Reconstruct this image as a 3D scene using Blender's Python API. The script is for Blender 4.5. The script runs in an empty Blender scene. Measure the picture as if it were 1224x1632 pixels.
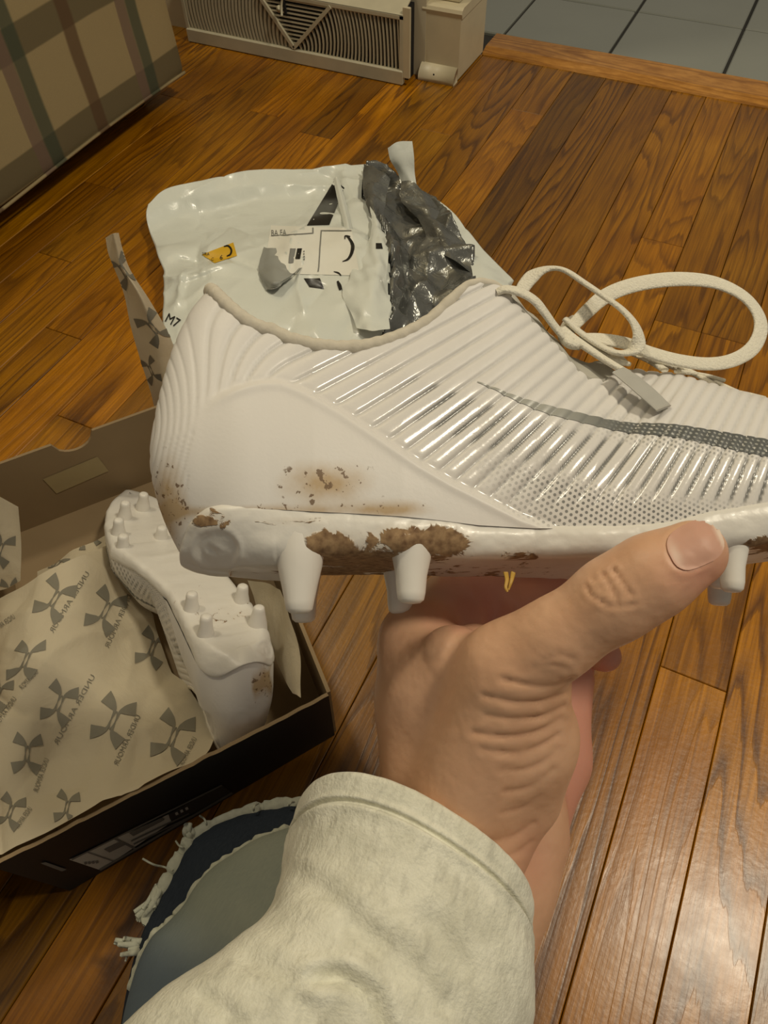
import bpy, math, random
import numpy as np
from mathutils import Matrix, Vector
from mathutils.bvhtree import BVHTree

random.seed(4); RNG = np.random.default_rng(11)
SC = bpy.context.scene; COL = SC.collection

# ------------------------------------------------------------------ camera
F, EYE = 1180.0, 0.61
AX = np.array([.9019, -.3409, .2659]); AY = np.array([.4317, .7354, -.5224])     # world X, Y seen in camera axes
AY /= np.linalg.norm(AY); AX -= AY * (AX @ AY); AX /= np.linalg.norm(AX); AZ = np.cross(AX, AY)
EYEP = np.array([0, 0, EYE])
cd = bpy.data.cameras.new('camera'); cam = bpy.data.objects.new('camera', cd); COL.objects.link(cam)
cd.sensor_fit = 'VERTICAL'; cd.sensor_height = 36; cd.sensor_width = 27; cd.lens = F / 1632 * 36; cd.clip_start = .01
cam.matrix_world = Matrix(((AX[0], AX[1], AX[2], 0), (AY[0], AY[1], AY[2], 0), (AZ[0], AZ[1], AZ[2], EYE), (0, 0, 0, 1)))
SC.camera = cam

# ------------------------------------------------------------------ light and exposure
SC.view_settings.view_transform = 'Standard'; SC.view_settings.look = 'None'
SC.view_settings.gamma = 1; SC.view_settings.use_curve_mapping = False; SC.view_settings.exposure = 0.0
world = bpy.data.worlds.new('world'); SC.world = world; world.use_nodes = True
world.node_tree.nodes['Background'].inputs[0].default_value = (1.0, .9, .74, 1)
world.node_tree.nodes['Background'].inputs[1].default_value = .18

def lamp(name, loc, power, color, size):
    d = bpy.data.lights.new(name, 'POINT'); d.energy = power; d.color = color; d.shadow_soft_size = size
    o = bpy.data.objects.new(name, d); o.location = loc; COL.objects.link(o); return o
lamp('ceiling_lamp', (.86, .74, 2.35), 94, (1, .89, .68), .13)
lamp('second_ceiling_lamp', (-1.22, .72, 2.35), 38, (1, .89, .68), .12)

# ------------------------------------------------------------------ measuring helpers
def ray(px, py):
    d = np.array([(px - 612) / F, (816 - py) / F, -1.]); return np.array([d @ AX, d @ AY, d @ AZ])
def onz(px, py, z=0.): r = ray(px, py); return EYEP + r * ((z - EYE) / r[2])
def depth(px, py, d): return EYEP + ray(px, py) * d
def cam_pt(px, py, d): return np.array([(px - 612) / F * d, (816 - py) / F * d, -d])
def c2w(p): p = np.asarray(p); return np.stack([p @ AX, p @ AY, p @ AZ + EYE], -1)
def w2c(p):
    p = np.asarray(p) - EYEP; return p[..., :1] * AX + p[..., 1:2] * AY + p[..., 2:3] * AZ
def to_px(p):
    c = w2c(p); return 612 + F * c[..., 0] / -c[..., 2], 816 - F * c[..., 1] / -c[..., 2]

# ------------------------------------------------------------------ numeric helpers
def sstep(a, b, x): t = np.clip((x - a) / (b - a), 0, 1); return t * t * (3 - 2 * t)
def tab(xs, keys): return np.interp(xs, [k[0] for k in keys], [k[1] for k in keys])
def hash2(i, j, s):
    h = np.sin(i * 127.1 + j * 311.7 + s * 74.7) * 43758.5453; return h - np.floor(h)
def vn(x, y, s=0.):
    x = np.asarray(x, float); y = np.asarray(y, float)
    i, j = np.floor(x), np.floor(y); u, v = x - i, y - j; u = u * u * (3 - 2 * u); v = v * v * (3 - 2 * v)
    return (hash2(i, j, s) * (1 - u) + hash2(i + 1, j, s) * u) * (1 - v) + (hash2(i, j + 1, s) * (1 - u) + hash2(i + 1, j + 1, s) * u) * v
def fbm(x, y, s=0., n=3):
    a = 0; k = .5
    for o in range(n): a = a + k * vn(x * 2 ** o, y * 2 ** o, s + o * 9.1); k *= .5
    return a
def ridged(x, y, s=0., n=3):
    a = 0; k = .5
    for o in range(n): a = a + k * (1 - np.abs(2 * vn(x * 2 ** o, y * 2 ** o, s + o * 5.3) - 1)); k *= .5
    return a
def catmull(P, n):
    """Catmull-Rom along axis 0, n steps a span."""
    P = np.asarray(P, float); Q = np.concatenate([2 * P[:1] - P[1:2], P, 2 * P[-1:] - P[-2:-1]]); out = []
    for i in range(len(P) - 1):
        a, b, c, d = Q[i:i + 4]
        for k in range(n):
            t = k / n
            out.append(.5 * ((2 * b) + (c - a) * t + (2 * a - 5 * b + 4 * c - d) * t * t + (3 * b - a - 3 * c + d) * t ** 3))
    out.append(P[-1]); return np.array(out)
def seg_dist(x, y, poly):
    d = np.full(np.shape(x), 1e9)
    for (ax, ay), (bx, by) in zip(poly[:-1], poly[1:]):
        ex, ey = bx - ax, by - ay; t = np.clip(((x - ax) * ex + (y - ay) * ey) / (ex * ex + ey * ey), 0, 1)
        d = np.minimum(d, np.hypot(x - ax - t * ex, y - ay - t * ey))
    return d
def inside(x, y, poly):
    r = np.zeros(np.shape(x), bool); n = len(poly)
    for k in range(n):
        (x1, y1), (x2, y2) = poly[k], poly[(k + 1) % n]
        if y1 == y2: continue
        r ^= ((y1 > y) != (y2 > y)) & (x < (x2 - x1) * (y - y1) / (y2 - y1) + x1)
    return r

def creases(x, y, sc, seed, nd=5):
    r = random.Random(seed); t = 0
    for k in range(nd):
        a = r.uniform(0, math.pi); f = sc * r.uniform(.6, 1.5); q = (x * math.cos(a) + y * math.sin(a)) * f + 1.3 * vn(x * sc * .45, y * sc * .45, seed + k) + r.random()
        t = t + np.abs(q - np.floor(q) - .5) * 2 * vn(x * sc * .35 + k, y * sc * .35, seed + 2.3 * k) ** 1.6
    return t / nd
# ------------------------------------------------------------------ object helpers
def put(o, parent):
    COL.objects.link(o)
    if parent is not None:
        o.parent = parent; o.matrix_parent_inverse = Matrix(parent_matrix(parent)).inverted()
    return o
def parent_matrix(o):
    m = o.matrix_basis.copy()
    if o.parent: m = parent_matrix(o.parent) @ o.matrix_parent_inverse @ m
    return m
def mesh(name, V, Fc, mat, parent=None, smooth=True, attrs=None, uv=None, mats=None, midx=None):
    me = bpy.data.meshes.new(name); V = np.asarray(V, float).reshape(-1, 3)
    me.from_pydata(V.tolist(), [], Fc.tolist() if hasattr(Fc, 'tolist') else Fc)
    for m in (mats or [mat]): me.materials.append(m)
    if midx is not None: me.polygons.foreach_set('material_index', np.asarray(midx, np.int32))
    me.polygons.foreach_set('use_smooth', np.full(len(me.polygons), smooth))
    for k, a in (attrs or {}).items():
        at = me.attributes.new(k, 'FLOAT', 'POINT'); at.data.foreach_set('value', np.asarray(a, np.float32).ravel())
    if uv is not None:
        l = me.uv_layers.new(name='UVMap'); li = np.zeros(len(me.loops), np.int32); me.loops.foreach_get('vertex_index', li)
        l.data.foreach_set('uv', np.asarray(uv, np.float32).reshape(-1, 2)[li].ravel())
    me.update(); o = bpy.data.objects.new(name, me); return put(o, parent)
def empty(name, loc=(0, 0, 0)):
    o = bpy.data.objects.new(name, None); o.location = loc; o.empty_display_size = .05; COL.objects.link(o); return o
def tag(o, label=None, cat=None, group=None, kind=None):
    for k, v in (('label', label), ('category', cat), ('group', group), ('kind', kind)):
        if v: o[k] = v
    return o
def gridf(nu, nv, cu=False, cv=False, off=0):
    i = np.arange(nu if cu else nu - 1)[:, None]; j = np.arange(nv if cv else nv - 1)[None, :]
    i2 = (i + 1) % nu; j2 = (j + 1) % nv
    return np.stack([i * nv + j, i2 * nv + j, i2 * nv + j2, i * nv + j2], -1).reshape(-1, 4) + off
def grid_normals(P):
    n = np.cross(np.gradient(P, axis=0), np.gradient(P, axis=1)); l = np.linalg.norm(n, axis=-1, keepdims=True); return n / np.maximum(l, 1e-12)
def box_vf(lo, hi, bev=0.0):
    lo = np.array(lo, float); hi = np.array(hi, float); V = []
    for z, b in ((lo[2], bev), (lo[2] + bev, 0), (hi[2] - bev, 0), (hi[2], bev)) if bev else ((lo[2], 0), (hi[2], 0)):
        V += [(lo[0] + b, lo[1] + b, z), (hi[0] - b, lo[1] + b, z), (hi[0] - b, hi[1] - b, z), (lo[0] + b, hi[1] - b, z)]
    n = len(V) // 4; Fc = [(3, 2, 1, 0), tuple(range(4 * n - 4, 4 * n))]
    for k in range(n - 1):
        for a in range(4): b = (a + 1) % 4; Fc.append((4 * k + a, 4 * k + b, 4 * k + 4 + b, 4 * k + 4 + a))
    return V, Fc
def box(name, lo, hi, mat, parent=None, bev=0.0):
    V, Fc = box_vf(lo, hi, bev); return mesh(name, V, Fc, mat, parent, smooth=False)
def join_vf(parts):
    V, Fc = [], []
    for v, f in parts:
        o = len(V); V += [tuple(p) for p in v]; Fc += [tuple(int(i) + o for i in q) for q in f]
    return V, Fc
def frames(P, hint):
    T = np.gradient(P, axis=0); T /= np.linalg.norm(T, axis=1, keepdims=True)
    h = np.broadcast_to(np.asarray(hint, float), P.shape); N = h - T * (h * T).sum(1, keepdims=True)
    N /= np.maximum(np.linalg.norm(N, axis=1, keepdims=True), 1e-9); return T, N, np.cross(T, N)
def ribbon_vf(P, a, b, hint, m=12, power=.6):
    """Rounded strap swept along P: half-width a across, half-thickness b along hint."""
    P = np.asarray(P, float); T, N, S = frames(P, hint); n = len(P)
    a = np.broadcast_to(np.asarray(a, float), n); b = np.broadcast_to(np.asarray(b, float), n)
    th = np.linspace(0, 2 * np.pi, m, endpoint=False); c, s = np.cos(th), np.sin(th)
    c = np.sign(c) * np.abs(c) ** power; s = np.sign(s) * np.abs(s) ** power
    V = P[:, None] + S[:, None] * (a[:, None] * c)[..., None] + N[:, None] * (b[:, None] * s)[..., None]
    Fc = [tuple(q) for q in gridf(n, m, cv=True)] + [tuple(range(m - 1, -1, -1)), tuple(range((n - 1) * m, n * m))]
    return V.reshape(-1, 3), Fc
def bvh_of(objs):
    V, Fc = [], []
    for o in objs:
        M = np.array(parent_matrix(o) if o.parent is None else parent_matrix(o)); me = o.data; k = len(V)
        v = np.zeros(len(me.vertices) * 3); me.vertices.foreach_get('co', v); v = v.reshape(-1, 3)
        v = v @ M[:3, :3].T + M[:3, 3]; V += v.tolist(); Fc += [tuple(i + k for i in p.vertices) for p in me.polygons]
    return BVHTree.FromPolygons(V, Fc)
def cast(bvh, px, py, lift=.0004, org=None):
    r = Vector(ray(px, py)).normalized(); h = bvh.ray_cast(Vector(EYEP), r)
    if h[0] is None: return None
    n = h[1] if h[1].dot(r) < 0 else -h[1]
    return np.array(h[0] + n * lift)
def decal(name, V2, Fc, bvh, mat, parent, lift=.0004, attrs=None):
    """Print a flat 2-D shape onto a surface: every vertex is laid on it."""
    V = [cast(bvh, x, y, lift) for x, y in V2]; keep = [all(V[i] is not None for i in f) for f in Fc]
    V3 = [v if v is not None else np.zeros(3) for v in V]
    ff = []
    for f, k in zip(Fc, keep):
        if not k: continue
        q = np.array([V3[i] for i in f]); 
        if np.linalg.norm(q - q.mean(0), axis=1).max() < .02: ff.append(f)
    used = sorted({i for f in ff for i in f}); mp = {u: k for k, u in enumerate(used)}
    if not used: return None
    at = {k: [a[u] for u in used] for k, a in (attrs or {}).items()}
    return mesh(name, [V3[u] for u in used], [tuple(mp[i] for i in f) for f in ff], mat, parent, attrs=at)
def quad_patch(c, nu=10, nv=8):
    """Regular patch inside four 2-D corners."""
    c = np.array(c, float); u = np.linspace(0, 1, nu)[:, None, None]; v = np.linspace(0, 1, nv)[None, :, None]
    P = (c[0] * (1 - u) + c[1] * u) * (1 - v) + (c[3] * (1 - u) + c[2] * u) * v
    return P.reshape(-1, 2), [tuple(q) for q in gridf(nu, nv)]
def stroke2(pts, wid, n=8):
    """Variable-width stroke in 2-D as a strip of quads."""
    P = catmull(pts, n); W = catmull(np.array(wid, float)[:, None], n)[:, 0]
    T = np.gradient(P, axis=0); T /= np.linalg.norm(T, axis=1, keepdims=True); N = np.stack([-T[:, 1], T[:, 0]], 1)
    k = np.linspace(-.5, .5, 4); V = P[:, None] + N[:, None] * (W[:, None] * k)[..., None]
    return V.reshape(-1, 2), [tuple(q) for q in gridf(len(P), 4)]
def text2(s, font_size=1.0):
    cu = bpy.data.curves.new('letters', 'FONT'); cu.body = s; cu.size = font_size; cu.resolution_u = 2; cu.align_x = 'LEFT'
    o = bpy.data.objects.new('letters', cu); COL.objects.link(o); dg = bpy.context.evaluated_depsgraph_get()
    me = o.evaluated_get(dg).to_mesh(); V = np.array([v.co[:2] for v in me.vertices]); Fc = [tuple(p.vertices) for p in me.polygons]
    o.evaluated_get(dg).to_mesh_clear(); bpy.data.objects.remove(o); bpy.data.curves.remove(cu); return V, Fc
def lathe_vf(prof, base, axis, m=20):
    axis = np.array(axis, float); axis /= np.linalg.norm(axis); e = np.cross(axis, [.3, .9, .2]); e /= np.linalg.norm(e); f = np.cross(axis, e)
    th = np.linspace(0, 2 * np.pi, m, endpoint=False); R = np.cos(th)[:, None] * e + np.sin(th)[:, None] * f
    V = np.concatenate([np.asarray(base) + axis * h + R * r for h, r in prof]); n = len(prof)
    return V, [tuple(q) for q in gridf(n, m, cv=True)] + [tuple(range((n - 1) * m, n * m))]

# ------------------------------------------------------------------ materials
class N:
    """Small wrapper to write node trees in one line each."""
    def __init__(s, name, rough=.5, metal=0.0, spec=.5):
        s.m = bpy.data.materials.new(name); s.m.use_nodes = True; s.t = s.m.node_tree; s.b = s.t.nodes['Principled BSDF']
        s.set('Roughness', rough); s.set('Metallic', metal); s.set('Specular IOR Level', spec)
    def link(s, v, sock):
        if hasattr(v, 'links'): s.t.links.new(v, sock)
        elif isinstance(v, (tuple, list)): sock.default_value = tuple(v) + ((1,) if len(v) == 3 and len(sock.default_value) == 4 else ())
        else: sock.default_value = v
    def set(s, k, v): s.link(v, s.b.inputs[k])
    def node(s, t, **kw):
        n = s.t.nodes.new(t)
        for k, v in kw.items(): setattr(n, k, v)
        return n
    def math(s, op, a, b=0.0, c=0.0):
        n = s.node('ShaderNodeMath', operation=op); s.link(a, n.inputs[0]); s.link(b, n.inputs[1]); s.link(c, n.inputs[2]); return n.outputs[0]
    def mix(s, f, a, b, bt='MIX'):
        n = s.node('ShaderNodeMix', data_type='RGBA', blend_type=bt); s.link(f, n.inputs[0]); s.link(a, n.inputs[6]); s.link(b, n.inputs[7]); return n.outputs[2]
    def attr(s, k): return s.node('ShaderNodeAttribute', attribute_name=k).outputs['Fac']
    def pos(s, kind='Object'):
        if kind == 'World': return s.node('ShaderNodeNewGeometry').outputs['Position']
        return s.node('ShaderNodeTexCoord').outputs[kind]
    def map(s, v, scale=(1, 1, 1), rot=(0, 0, 0), loc=(0, 0, 0)):
        n = s.node('ShaderNodeMapping'); s.link(v, n.inputs[0]); s.link(loc, n.inputs[1]); s.link(rot, n.inputs[2]); s.link(scale, n.inputs[3]); return n.outputs[0]
    def noise(s, v, scale, detail=2, rough=.5, dist=0.0):
        n = s.node('ShaderNodeTexNoise'); s.link(v, n.inputs['Vector']); n.inputs['Scale'].default_value = scale
        n.inputs['Detail'].default_value = detail; n.inputs['Roughness'].default_value = rough; n.inputs['Distortion'].default_value = dist; return n.outputs['Fac']
    def ramp(s, f, stops, interp='LINEAR'):
        n = s.node('ShaderNodeValToRGB'); s.link(f, n.inputs[0]); e = n.color_ramp.elements; n.color_ramp.interpolation = interp
        while len(e) < len(stops): e.new(.5)
        for k, (p, c) in enumerate(stops): e[k].position = p; e[k].color = (c, c, c, 1) if not isinstance(c, (tuple, list)) else tuple(c) + (1,)
        return n.outputs[0]
    def xyz(s, v): n = s.node('ShaderNodeSeparateXYZ'); s.link(v, n.inputs[0]); return n.outputs
    def bump(s, h, strength=.3, dist=.001):
        n = s.node('ShaderNodeBump'); s.link(h, n.inputs['Height']); n.inputs['Strength'].default_value = strength; n.inputs['Distance'].default_value = dist
        s.set('Normal', n.outputs[0]); return n.outputs[0]
def plain(name, c, rough=.5, metal=0., spec=.5, var=0., vs=60, bumps=0., bd=.0005):
    n = N(name, rough, metal, spec); col = tuple(c)
    if var or bumps:
        f = n.noise(n.pos(), vs, 3)
        if var: col = n.mix(f, tuple(x * (1 - var) for x in c), tuple(min(1, x * (1 + var)) for x in c))
        if bumps: n.bump(f, bumps, bd)
    n.set('Base Color', col); return n.m

def wood(name, dark, mid, light, along='Y', tone=.5, rough=.3):
    n = N(name, rough); p = n.pos('World'); rnd = n.node('ShaderNodeObjectInfo').outputs['Random']
    off = n.node('ShaderNodeCombineXYZ'); n.link(n.math('MULTIPLY', rnd, 37.), off.inputs[0]); n.link(n.math('MULTIPLY', rnd, 91.), off.inputs[1])
    va = n.node('ShaderNodeVectorMath', operation='ADD'); n.link(p, va.inputs[0]); n.link(off.outputs[0], va.inputs[1]); q = va.outputs[0]
    lo, hi = (1, .1) if along == 'Y' else (.1, 1)
    g = n.noise(n.map(q, (lo, hi, 1)), 13, 1.5, .45)                              # slow field; its level lines are the growth rings
    r = n.math('MULTIPLY_ADD', g, 17., n.math('MULTIPLY', n.noise(n.map(q, (lo, hi * .35, 1)), 130, 2), .9))
    ring = n.math('FRACT', r)
    line = n.ramp(ring, [(0, 0.), (.42, .06), (.72, .55), (.86, 1.), (.97, .6), (1., 0.)])
    pores = n.noise(n.map(q, (lo, hi * .25, 1)), 420, 3, .6)
    streak = n.ramp(pores, [(.35, 0.), (.62, 1.)])
    amp = n.ramp(n.noise(n.map(q, (lo, hi * .6, 1)), 9, 1), [(.3, .35), (.65, 1.)])
    c = n.mix(n.ramp(n.noise(q, 6, 2), [(.3, 0.), (.7, 1.)]), mid, light)
    c = n.mix(n.math('MULTIPLY', n.math('MULTIPLY', line, amp), .82), c, dark)
    c = n.mix(n.math('MULTIPLY', streak, .42), c, dark)
    hs = n.node('ShaderNodeHueSaturation'); hs.inputs['Saturation'].default_value = 1.12; n.link(c, hs.inputs['Color'])
    wn = n.node('ShaderNodeTexWhiteNoise', noise_dimensions='1D'); n.link(rnd, wn.inputs['W'])
    n.link(n.math('MULTIPLY_ADD', wn.outputs['Value'], tone * .5, 1 - tone * .3), hs.inputs['Value'])
    n.set('Base Color', n.mix(1.0, hs.outputs[0], n.node('ShaderNodeObjectInfo').outputs['Color'], 'MULTIPLY'))
    wear = n.noise(q, 45, 4, .65)
    n.set('Roughness', n.math('MULTIPLY_ADD', wear, .22, rough - .08))
    n.set('Coat Weight', .14); n.set('Coat Roughness', .2)
    h = n.math('ADD', n.math('MULTIPLY', line, -.5), n.math('MULTIPLY_ADD', pores, .5, n.math('MULTIPLY', n.noise(q, 220, 3), .7)))
    n.bump(h, .35, .0006); return n.m
M_OAK = wood('oak_floor', (.070, .024, .005), (.36, .150, .027), (.50, .240, .058))
M_OAKTRIM = wood('oak_threshold', (.20, .08, .022), (.52, .25, .075), (.60, .32, .12), along='X', tone=.2)
M_GAP = plain('dark_gap', (.02, .011, .006), .9)
M_TILE = plain('grey_glazed_tile', (.27, .28, .24), .32, var=.08, vs=7, bumps=.05)
M_GROUT = plain('dark_grout', (.035, .033, .028), .9)
M_CREAM = plain('cream_paint', (.60, .53, .36), .42, var=.12, vs=25, bumps=.15)
M_CREAM2 = plain('cream_metal_paint', (.50, .46, .33), .45, var=.15, vs=40, bumps=.1)
M_WALL = plain('cream_wall', (.58, .52, .37), .7, var=.05, vs=12)
M_BLACK = plain('dark_void', (.012, .011, .010), .8)

# ================================================================== THE SETTING
floor = box('floor', (-1.75, -.8, -.05), (1.25, 1.405, -.010), M_GAP); tag(floor, kind='structure')
PW, PX0 = .0573, .0919
rf = random.Random(8)
joints = {0: [.345], -12: [.36], 1: [-.5, .95], -7: [-.4], 2: [-.2, 1.1], -1: [-.1, .8], -6: [.1], -5: [-.3, .75]}
for k in range(-28, 18):
    x0 = PX0 + k * PW; ys = [-.8]
    if k in joints: ys += joints[k]
    else:
        y = -.8 + rf.uniform(.1, .8)
        while y < 1.35:
            ys.append(y); y += rf.uniform(.45, 1.25)
    ys.append(1.402)
    ys = sorted(ys)
    for a, b in zip(ys[:-1], ys[1:]):
        if b - a < .06: continue
        pl = box('plank', (x0 + .00035, a + .0003, -.014), (x0 + PW - .00035, b - .0003, rf.uniform(-.0003, .0002)), M_OAK, floor, bev=.0007)
        t = {-7: .42, 1: 1.1, 0: .95, 2: 1.0, -6: .72, -3: 1.05, -12: 1.05}.get(k, rf.uniform(.62, 1.02)); w = rf.uniform(-.06, .06); pl.color = (t * (1 + w), t, t * (1 - w), 1)
# kitchen floor beyond the threshold: 8-inch tiles
kit = box('floor', (-.76, 1.40, -.05), (1.3, 2.75, -.006), M_GROUT); tag(kit, kind='structure')
TX, TY, TS = -.4769 - .2037, 1.4916, .2037
for i in range(0, 9):
    for j in range(0, 6):
        box('tile', (TX + i * TS + .0028, TY + j * TS + .0028, -.012), (TX + (i + 1) * TS - .0028, TY + (j + 1) * TS - .0028, 0.0), M_TILE, kit, bev=.0022)
# threshold, sloped on the near side
ys = [(1.399, 0), (1.401, .003), (1.418, .0085), (1.474, .0085), (1.490, .002), (1.4914, 0)]
V = [(x, y, z) for x in (-.483, 1.25) for y, z in ys]; n = len(ys)
thr = mesh('trim_1', V, [(i, i + 1, n + i + 1, n + i) for i in range(n - 1)] + [tuple(range(n)), tuple(range(2 * n - 1, n - 1, -1))], M_OAKTRIM, smooth=False)
tag(thr, kind='structure')
# wall beside the doorway, behind the register
tag(box('wall_back', (-1.75, 1.28, .0), (-.545, 1.40, 2.45), M_WALL), kind='structure')
tag(box('wall_left', (-1.87, -.8, .0), (-1.75, 1.40, 2.45), M_WALL), kind='structure')
# door casing: post with plinth block and quarter-round shoe
tag(box('trim_2', (-.545, 1.300, .112), (-.494, 1.40, 2.10), M_CREAM, bev=.003), kind='structure')
base = empty('trim_3', (-.51, 1.3, 0)); tag(base, kind='structure')
box('plinth_block', (-.551, 1.281, .0), (-.483, 1.402, .104), M_CREAM, base, bev=.004)
prof = [(1.281, .098), (1.279, .105), (1.281, .110), (1.287, .113), (1.40, .113), (1.40, .098)]
n = len(prof); V = [(x, y, z) for x in (-.552, -.481) for y, z in prof]
mesh('cap_moulding', V, [(i, (i + 1) % n, n + (i + 1) % n, n + i) for i in range(n)] + [tuple(range(n)), tuple(range(2 * n - 1, n - 1, -1))], M_CREAM, base, smooth=False)
qr = [(1.281, .0)] + [(1.281 - .014 * math.sin(a), .027 * math.cos(a)) for a in np.linspace(math.pi / 2, 0, 7)] + [(1.281, .0275)]
qr = [(1.283, 0), (1.264, 0), (1.264, .006), (1.266, .012), (1.270, .017), (1.275, .021), (1.280, .0235), (1.283, .024)]
n = len(qr); V = [(x, y, z) for x in (-.551, -.484) for y, z in qr]
mesh('quarter_round', V, [(i, (i + 1) % n, n + (i + 1) % n, n + i) for i in range(n)] + [tuple(range(n)), tuple(range(2 * n - 1, n - 1, -1))], M_CREAM, base)
sc_v, sc_f = lathe_vf([(0, .0), (.0012, .0016), (.0016, .0001)], (-.522, 1.2672, .012), (0, -1, .25), 10)
mesh('nail_head', sc_v, sc_f, M_BLACK, base)

# ------------------------------------------------------------------ baseboard register (vent)
reg = empty('baseboard_register', (-.78, 1.235, 0))
tag(reg, 'cream painted metal baseboard register with curved slats, beside the doorway', 'vent')
RX0, RX1, RY, RH = -1.012, -.566, 1.235, .108
def rbar(name, p0, p1, w, d, mat=M_CREAM2, curve=0., y=RY, parent=reg, m=2):
    """Bar in the register's face from p0 to p1 (x, z); curve bows it sideways."""
    t = np.linspace(0, 1, m); p0, p1 = np.array(p0), np.array(p1); P = p0 + (p1 - p0) * t[:, None]
    dr = (p1 - p0) / np.linalg.norm(p1 - p0); nn = np.array([-dr[1], dr[0]]); P = P + nn * (curve * 4 * t * (1 - t))[:, None]
    V = []
    for q in P: V += [(q[0] + nn[0] * w / 2, y, q[1] + nn[1] * w / 2), (q[0] - nn[0] * w / 2, y, q[1] - nn[1] * w / 2),
                      (q[0] - nn[0] * w / 2, y + d, q[1] - nn[1] * w / 2), (q[0] + nn[0] * w / 2, y + d, q[1] + nn[1] * w / 2)]
    Fc = [tuple(f) for f in gridf(m, 4, cv=True)] + [(0, 1, 2, 3), tuple(range(4 * m - 1, 4 * m - 5, -1))]
    return mesh(name, V, Fc, mat, parent, smooth=False)
box('backing', (RX0, RY + .020, .0), (RX1, RY + .044, RH + .004), M_BLACK, reg)
box('bottom_rail', (RX0, RY - .004, .0), (RX1, RY + .006, .024), M_CREAM2, reg, bev=.002)
box('top_rail', (RX0, RY - .002, RH - .008), (RX1, RY + .006, RH), M_CREAM2, reg, bev=.0015)
box('end_rail', (RX0, RY - .002, .02), (RX0 + .006, RY + .03, RH), M_CREAM2, reg, bev=.0015)
box('end_rail', (RX1 - .006, RY - .002, .02), (RX1, RY + .03, RH), M_CREAM2, reg, bev=.0015)
V = [(RX0, RY - .002, RH), (RX1, RY - .002, RH), (RX1, RY + .045, RH + .02), (RX0, RY + .045, RH + .02), (RX0, RY + .045, RH + .016), (RX1, RY + .045, RH + .016)]
mesh('sloped_top', V, [(0, 1, 2, 3), (0, 3, 4), (1, 5, 2), (3, 2, 5, 4)], M_CREAM2, reg, smooth=False)
AP = (-.780, .026); TL, TR = (-.842, RH - .006), (-.700, RH - .006)      # the two ribs of the middle triangle
rbar('rib', AP, TL, .006, .012, y=RY - .004); rbar('rib', AP, TR, .006, .012, y=RY - .004)
for k in range(29):                                                       # right panel: bowed vertical slats
    x = AP[0] + .009 + k * .0072
    if x > RX1 - .009: break
    zt = min(RH - .008, AP[1] + (x - AP[0]) / (TR[0] - AP[0]) * (TR[1] - AP[1]) - .001)
    b = .011 * max(0, 1 - k / 27) * ((zt - .024) / .08)
    rbar('slat', (x + .004, .022), (x, zt), .0026, .005, curve=-b, m=7)
for k in range(11):                                                       # middle triangle: level slats
    z = .033 + k * .0066
    f = (z - AP[1]) / (TL[1] - AP[1]); rbar('slat', (AP[0] + (TL[0] - AP[0]) * f, z), (AP[0] + (TR[0] - AP[0]) * f, z), .0022, .005)
for k in range(31):                                                       # left panel: bowed slats, closer set
    x = RX0 + .009 + k * .0072
    zt = RH - .008 if x < TL[0] else AP[1] + (x - AP[0]) / (TL[0] - AP[0]) * (TL[1] - AP[1])
    if zt < .03: break
    rbar('slat', (x - .003, .022), (x, zt), .0044, .016, curve=.006 * (zt / RH), m=6)
rbar('lever_slot', (-.792, .108), (-.790, .078), .0045, .006, M_BLACK, y=RY - .003)
V, Fc = join_vf([ribbon_vf([(-.790, RY - .006, .106), (-.790, RY - .012, .094), (-.790, RY - .014, .080)], .0018, .0018, (1, 0, 0), 8),
                 lathe_vf([(0, .0015), (.002, .0055), (.006, .0055), (.008, .001)], (-.796, RY - .006, .088), (0, -1, 0), 12)])
mesh('lever', V, Fc, M_CREAM2, reg)
box('end_flange', (RX1 - .001, RY - .001, .012), (RX1 + .012, RY + .004, RH + .012), M_CREAM, reg, bev=.001)

# ------------------------------------------------------------------ sofa
n = N('plaid_upholstery', .85, spec=.2); p = n.xyz(n.pos('World'))
wob = n.math('MULTIPLY', n.noise(n.pos('World'), 6), .012)
def band(co, a, b, s=.0025):
    c = n.math('ADD', co, wob)
    return n.math('MULTIPLY', n.ramp(n.math('MULTIPLY_ADD', c, 1.0, .0), [(0, 0), (1, 1)]), 1) if 0 else n.math('SUBTRACT', step_(c, a, s), step_(c, b, s))
def step_(c, a, s):
    m = n.node('ShaderNodeMapRange', interpolation_type='SMOOTHSTEP'); n.link(c, m.inputs[0]); m.inputs[1].default_value = a - s; m.inputs[2].default_value = a + s; return m.outputs[0]
yy = n.math('FRACT', n.math('DIVIDE', n.math('SUBTRACT', n.math('ADD', p[1], wob), .709), .234)); zz = n.math('FRACT', n.math('DIVIDE', n.math('SUBTRACT', n.math('ADD', p[2], n.math('MULTIPLY', wob, .5)), .043), .138))
def pb(c, a, b, s=.012): return n.math('SUBTRACT', step_(c, a, s), step_(c, b, s))
col = (.40, .315, .165)
col = n.mix(n.math('MULTIPLY', pb(zz, .02, .30), .80), col, (.115, .095, .052))
col = n.mix(n.math('MULTIPLY', pb(yy, .0, .095), .80), col, (.19, .125, .095))        # mauve
col = n.mix(n.math('MULTIPLY', pb(yy, .095, .195), .82), col, (.055, .075, .050))     # green
col = n.mix(n.math('MULTIPLY', pb(yy, .52, .62), .80), col, (.12, .065, .034))       # brown
weave = n.noise(n.pos('World'), 900, 2)
col = n.mix(n.math('MULTIPLY', weave, .25), col, (.10, .08, .045)); n.set('Base Color', col); n.bump(weave, .3, .0005); M_PLAID = n.m
sofa = empty('sofa', (-1.2, .2, 0))
tag(sofa, 'plaid upholstered sofa in beige, brown and green, its front close above the floorboards', 'sofa')
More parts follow.
